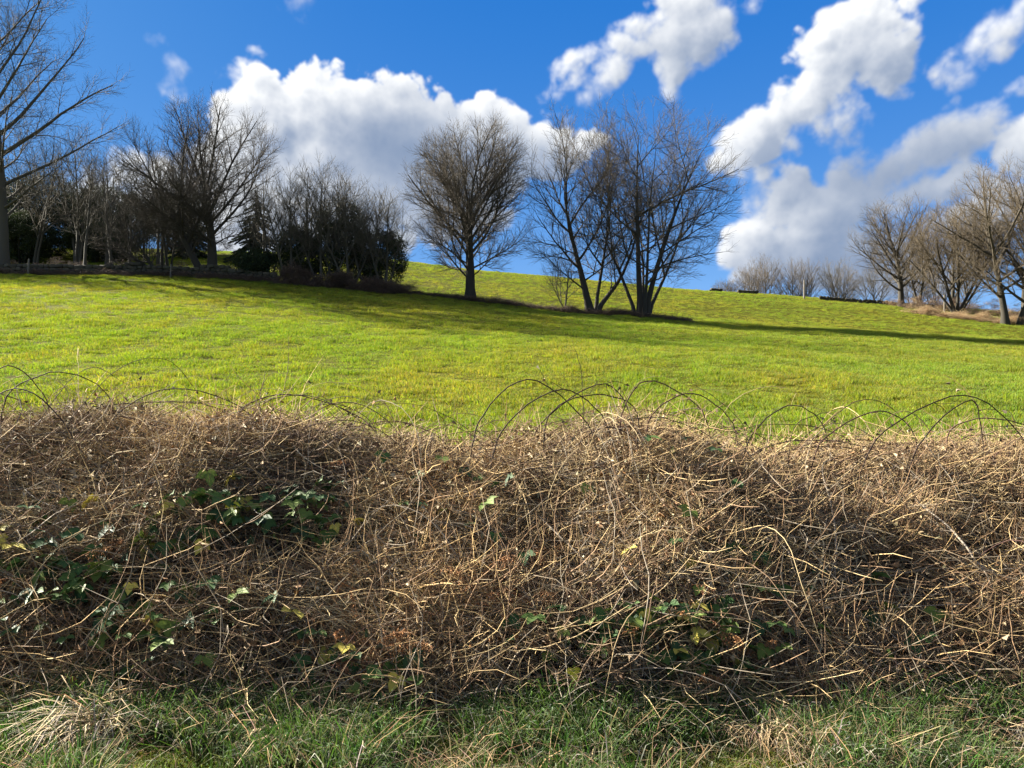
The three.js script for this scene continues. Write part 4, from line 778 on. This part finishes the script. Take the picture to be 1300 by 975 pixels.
// drystone walls, stone by stone
{
  const stones = [0, 1, 2, 3, 4, 5].map((k) => {
    const r = rng(1900 + k), g = new THREE.BoxGeometry(1, 1, 1, 2, 2, 2), p = g.attributes.position, c = [];
    for (let i = 0; i < p.count; i++) { const v = V3().fromBufferAttribute(p, i), l = v.length(), n = noise3(v.x * 2.2 + k * 7, v.y * 2.2, v.z * 2.2) * 0.14; v.multiplyScalar(lerp(1, 0.58 / l, 0.7) * (1 + n * 1.5)); p.setXYZ(i, v.x, v.y, v.z); const m = clamp(noise3(v.x * 4 + k * 3, v.y * 4, v.z * 4) * 0.8 + 0.35); c.push(lerp(0.062, 0.036, m), lerp(0.05, 0.042, m), lerp(0.036, 0.018, m)); }
    g.setAttribute('color', new THREE.Float32BufferAttribute(c, 3)); g.computeVertexNormals(); return g;
  });
  const mats = [0.8, 1, 1.25].map((v) => new THREE.MeshStandardMaterial({ vertexColors: true, color: new THREE.Color(v, v * 0.98, v * 0.95), roughness: 0.95 }));
  const wall = (label, ax, ad, bx, bd, rows, size, gaps, seed) => {
    const r = rng(seed), g = new THREE.Group(), len = Math.hypot(bx - ax, bd - ad), turn = Math.atan2(bd - ad, bx - ax), oy = land(ax, -ad); g.position.set(ax, oy, -ad);
    for (let k = 0; k < rows; k++) for (let t = r() * size; t < len;) {
      const w = size * (0.7 + r() * 0.7), x = lerp(ax, bx, (t + w / 2) / len), d = lerp(ad, bd, (t + w / 2) / len), low = fbm(x * 0.35, seed, k * 0.1, 2) * 1.5;
      if (k < rows - gaps + low || k === 0) { const m = part(stones[(r() * 6) | 0], mats[(r() * 3) | 0], 'stone', g), h = size * 0.62; m.scale.set(w * 1.02, h * (0.95 + r() * 0.3), size * (0.9 + r() * 0.3)); m.position.set(x - ax, land(x, -d) - oy + h * (k + 0.35) * 0.96, -d + ad + (r() - 0.5) * 0.08); m.rotation.set((r() - 0.5) * 0.5, turn + (r() - 0.5) * 0.6, (r() - 0.5) * 0.5); }
      t += w * 0.97;
    }
    add(g, 'drystone_wall', label, 'wall');
  };
  wall('mossy tumbledown drystone wall below the slender bare trees', -36.5, 47.6, -15.2, 48.0, 4, 0.36, 1.3, 2001);
  wall('low drystone wall on the crest beside the bare oak', 30.6, 75.4, 42, 71.5, 2, 0.36, 0.6, 2002);
  wall('short dark length of wall on the bare skyline', 23.0, 77, 24.9, 76.8, 2, 0.34, 0.3, 2003);
  wall('far dark stub of wall half sunk behind the skyline', 20.4, 78.6, 21.6, 78.5, 2, 0.32, 0.5, 2004);
}
{
  const post = (label, x, d, h, rr, c, lean) => {
    const b = new Build(); b.tube([[0, -0.2, 0], [lean * 0.5, h * 0.5, 0], [lean, h - 0.02, 0], [lean, h, 0]], [rr, rr * 0.98, rr * 0.95, rr * 0.7], 7, c, c);
    const o = new THREE.Mesh(b.make(), barkMat); o.position.set(x, land(x, -d), -d); add(o, 'fence_post', label, 'post');
  };
  post('pale upright post on the skyline before the distant trees', 28.7, 74, 1.9, 0.09, [0.17, 0.15, 0.12], 0.02);
  post('thin weathered post in front of the wall near the broad oak', -21.3, 47.0, 0.8, 0.045, [0.13, 0.115, 0.09], 0.03);
  post('thin grey post against the wall under the slender trees', -30.2, 47.0, 1.0, 0.05, [0.13, 0.115, 0.09], 0.08);
  post('weathered post behind the many stemmed tree on the dry bank', 37.6, 65.5, 1.6, 0.09, [0.14, 0.12, 0.09], 0.0);
}
renderer.render(scene, camera);
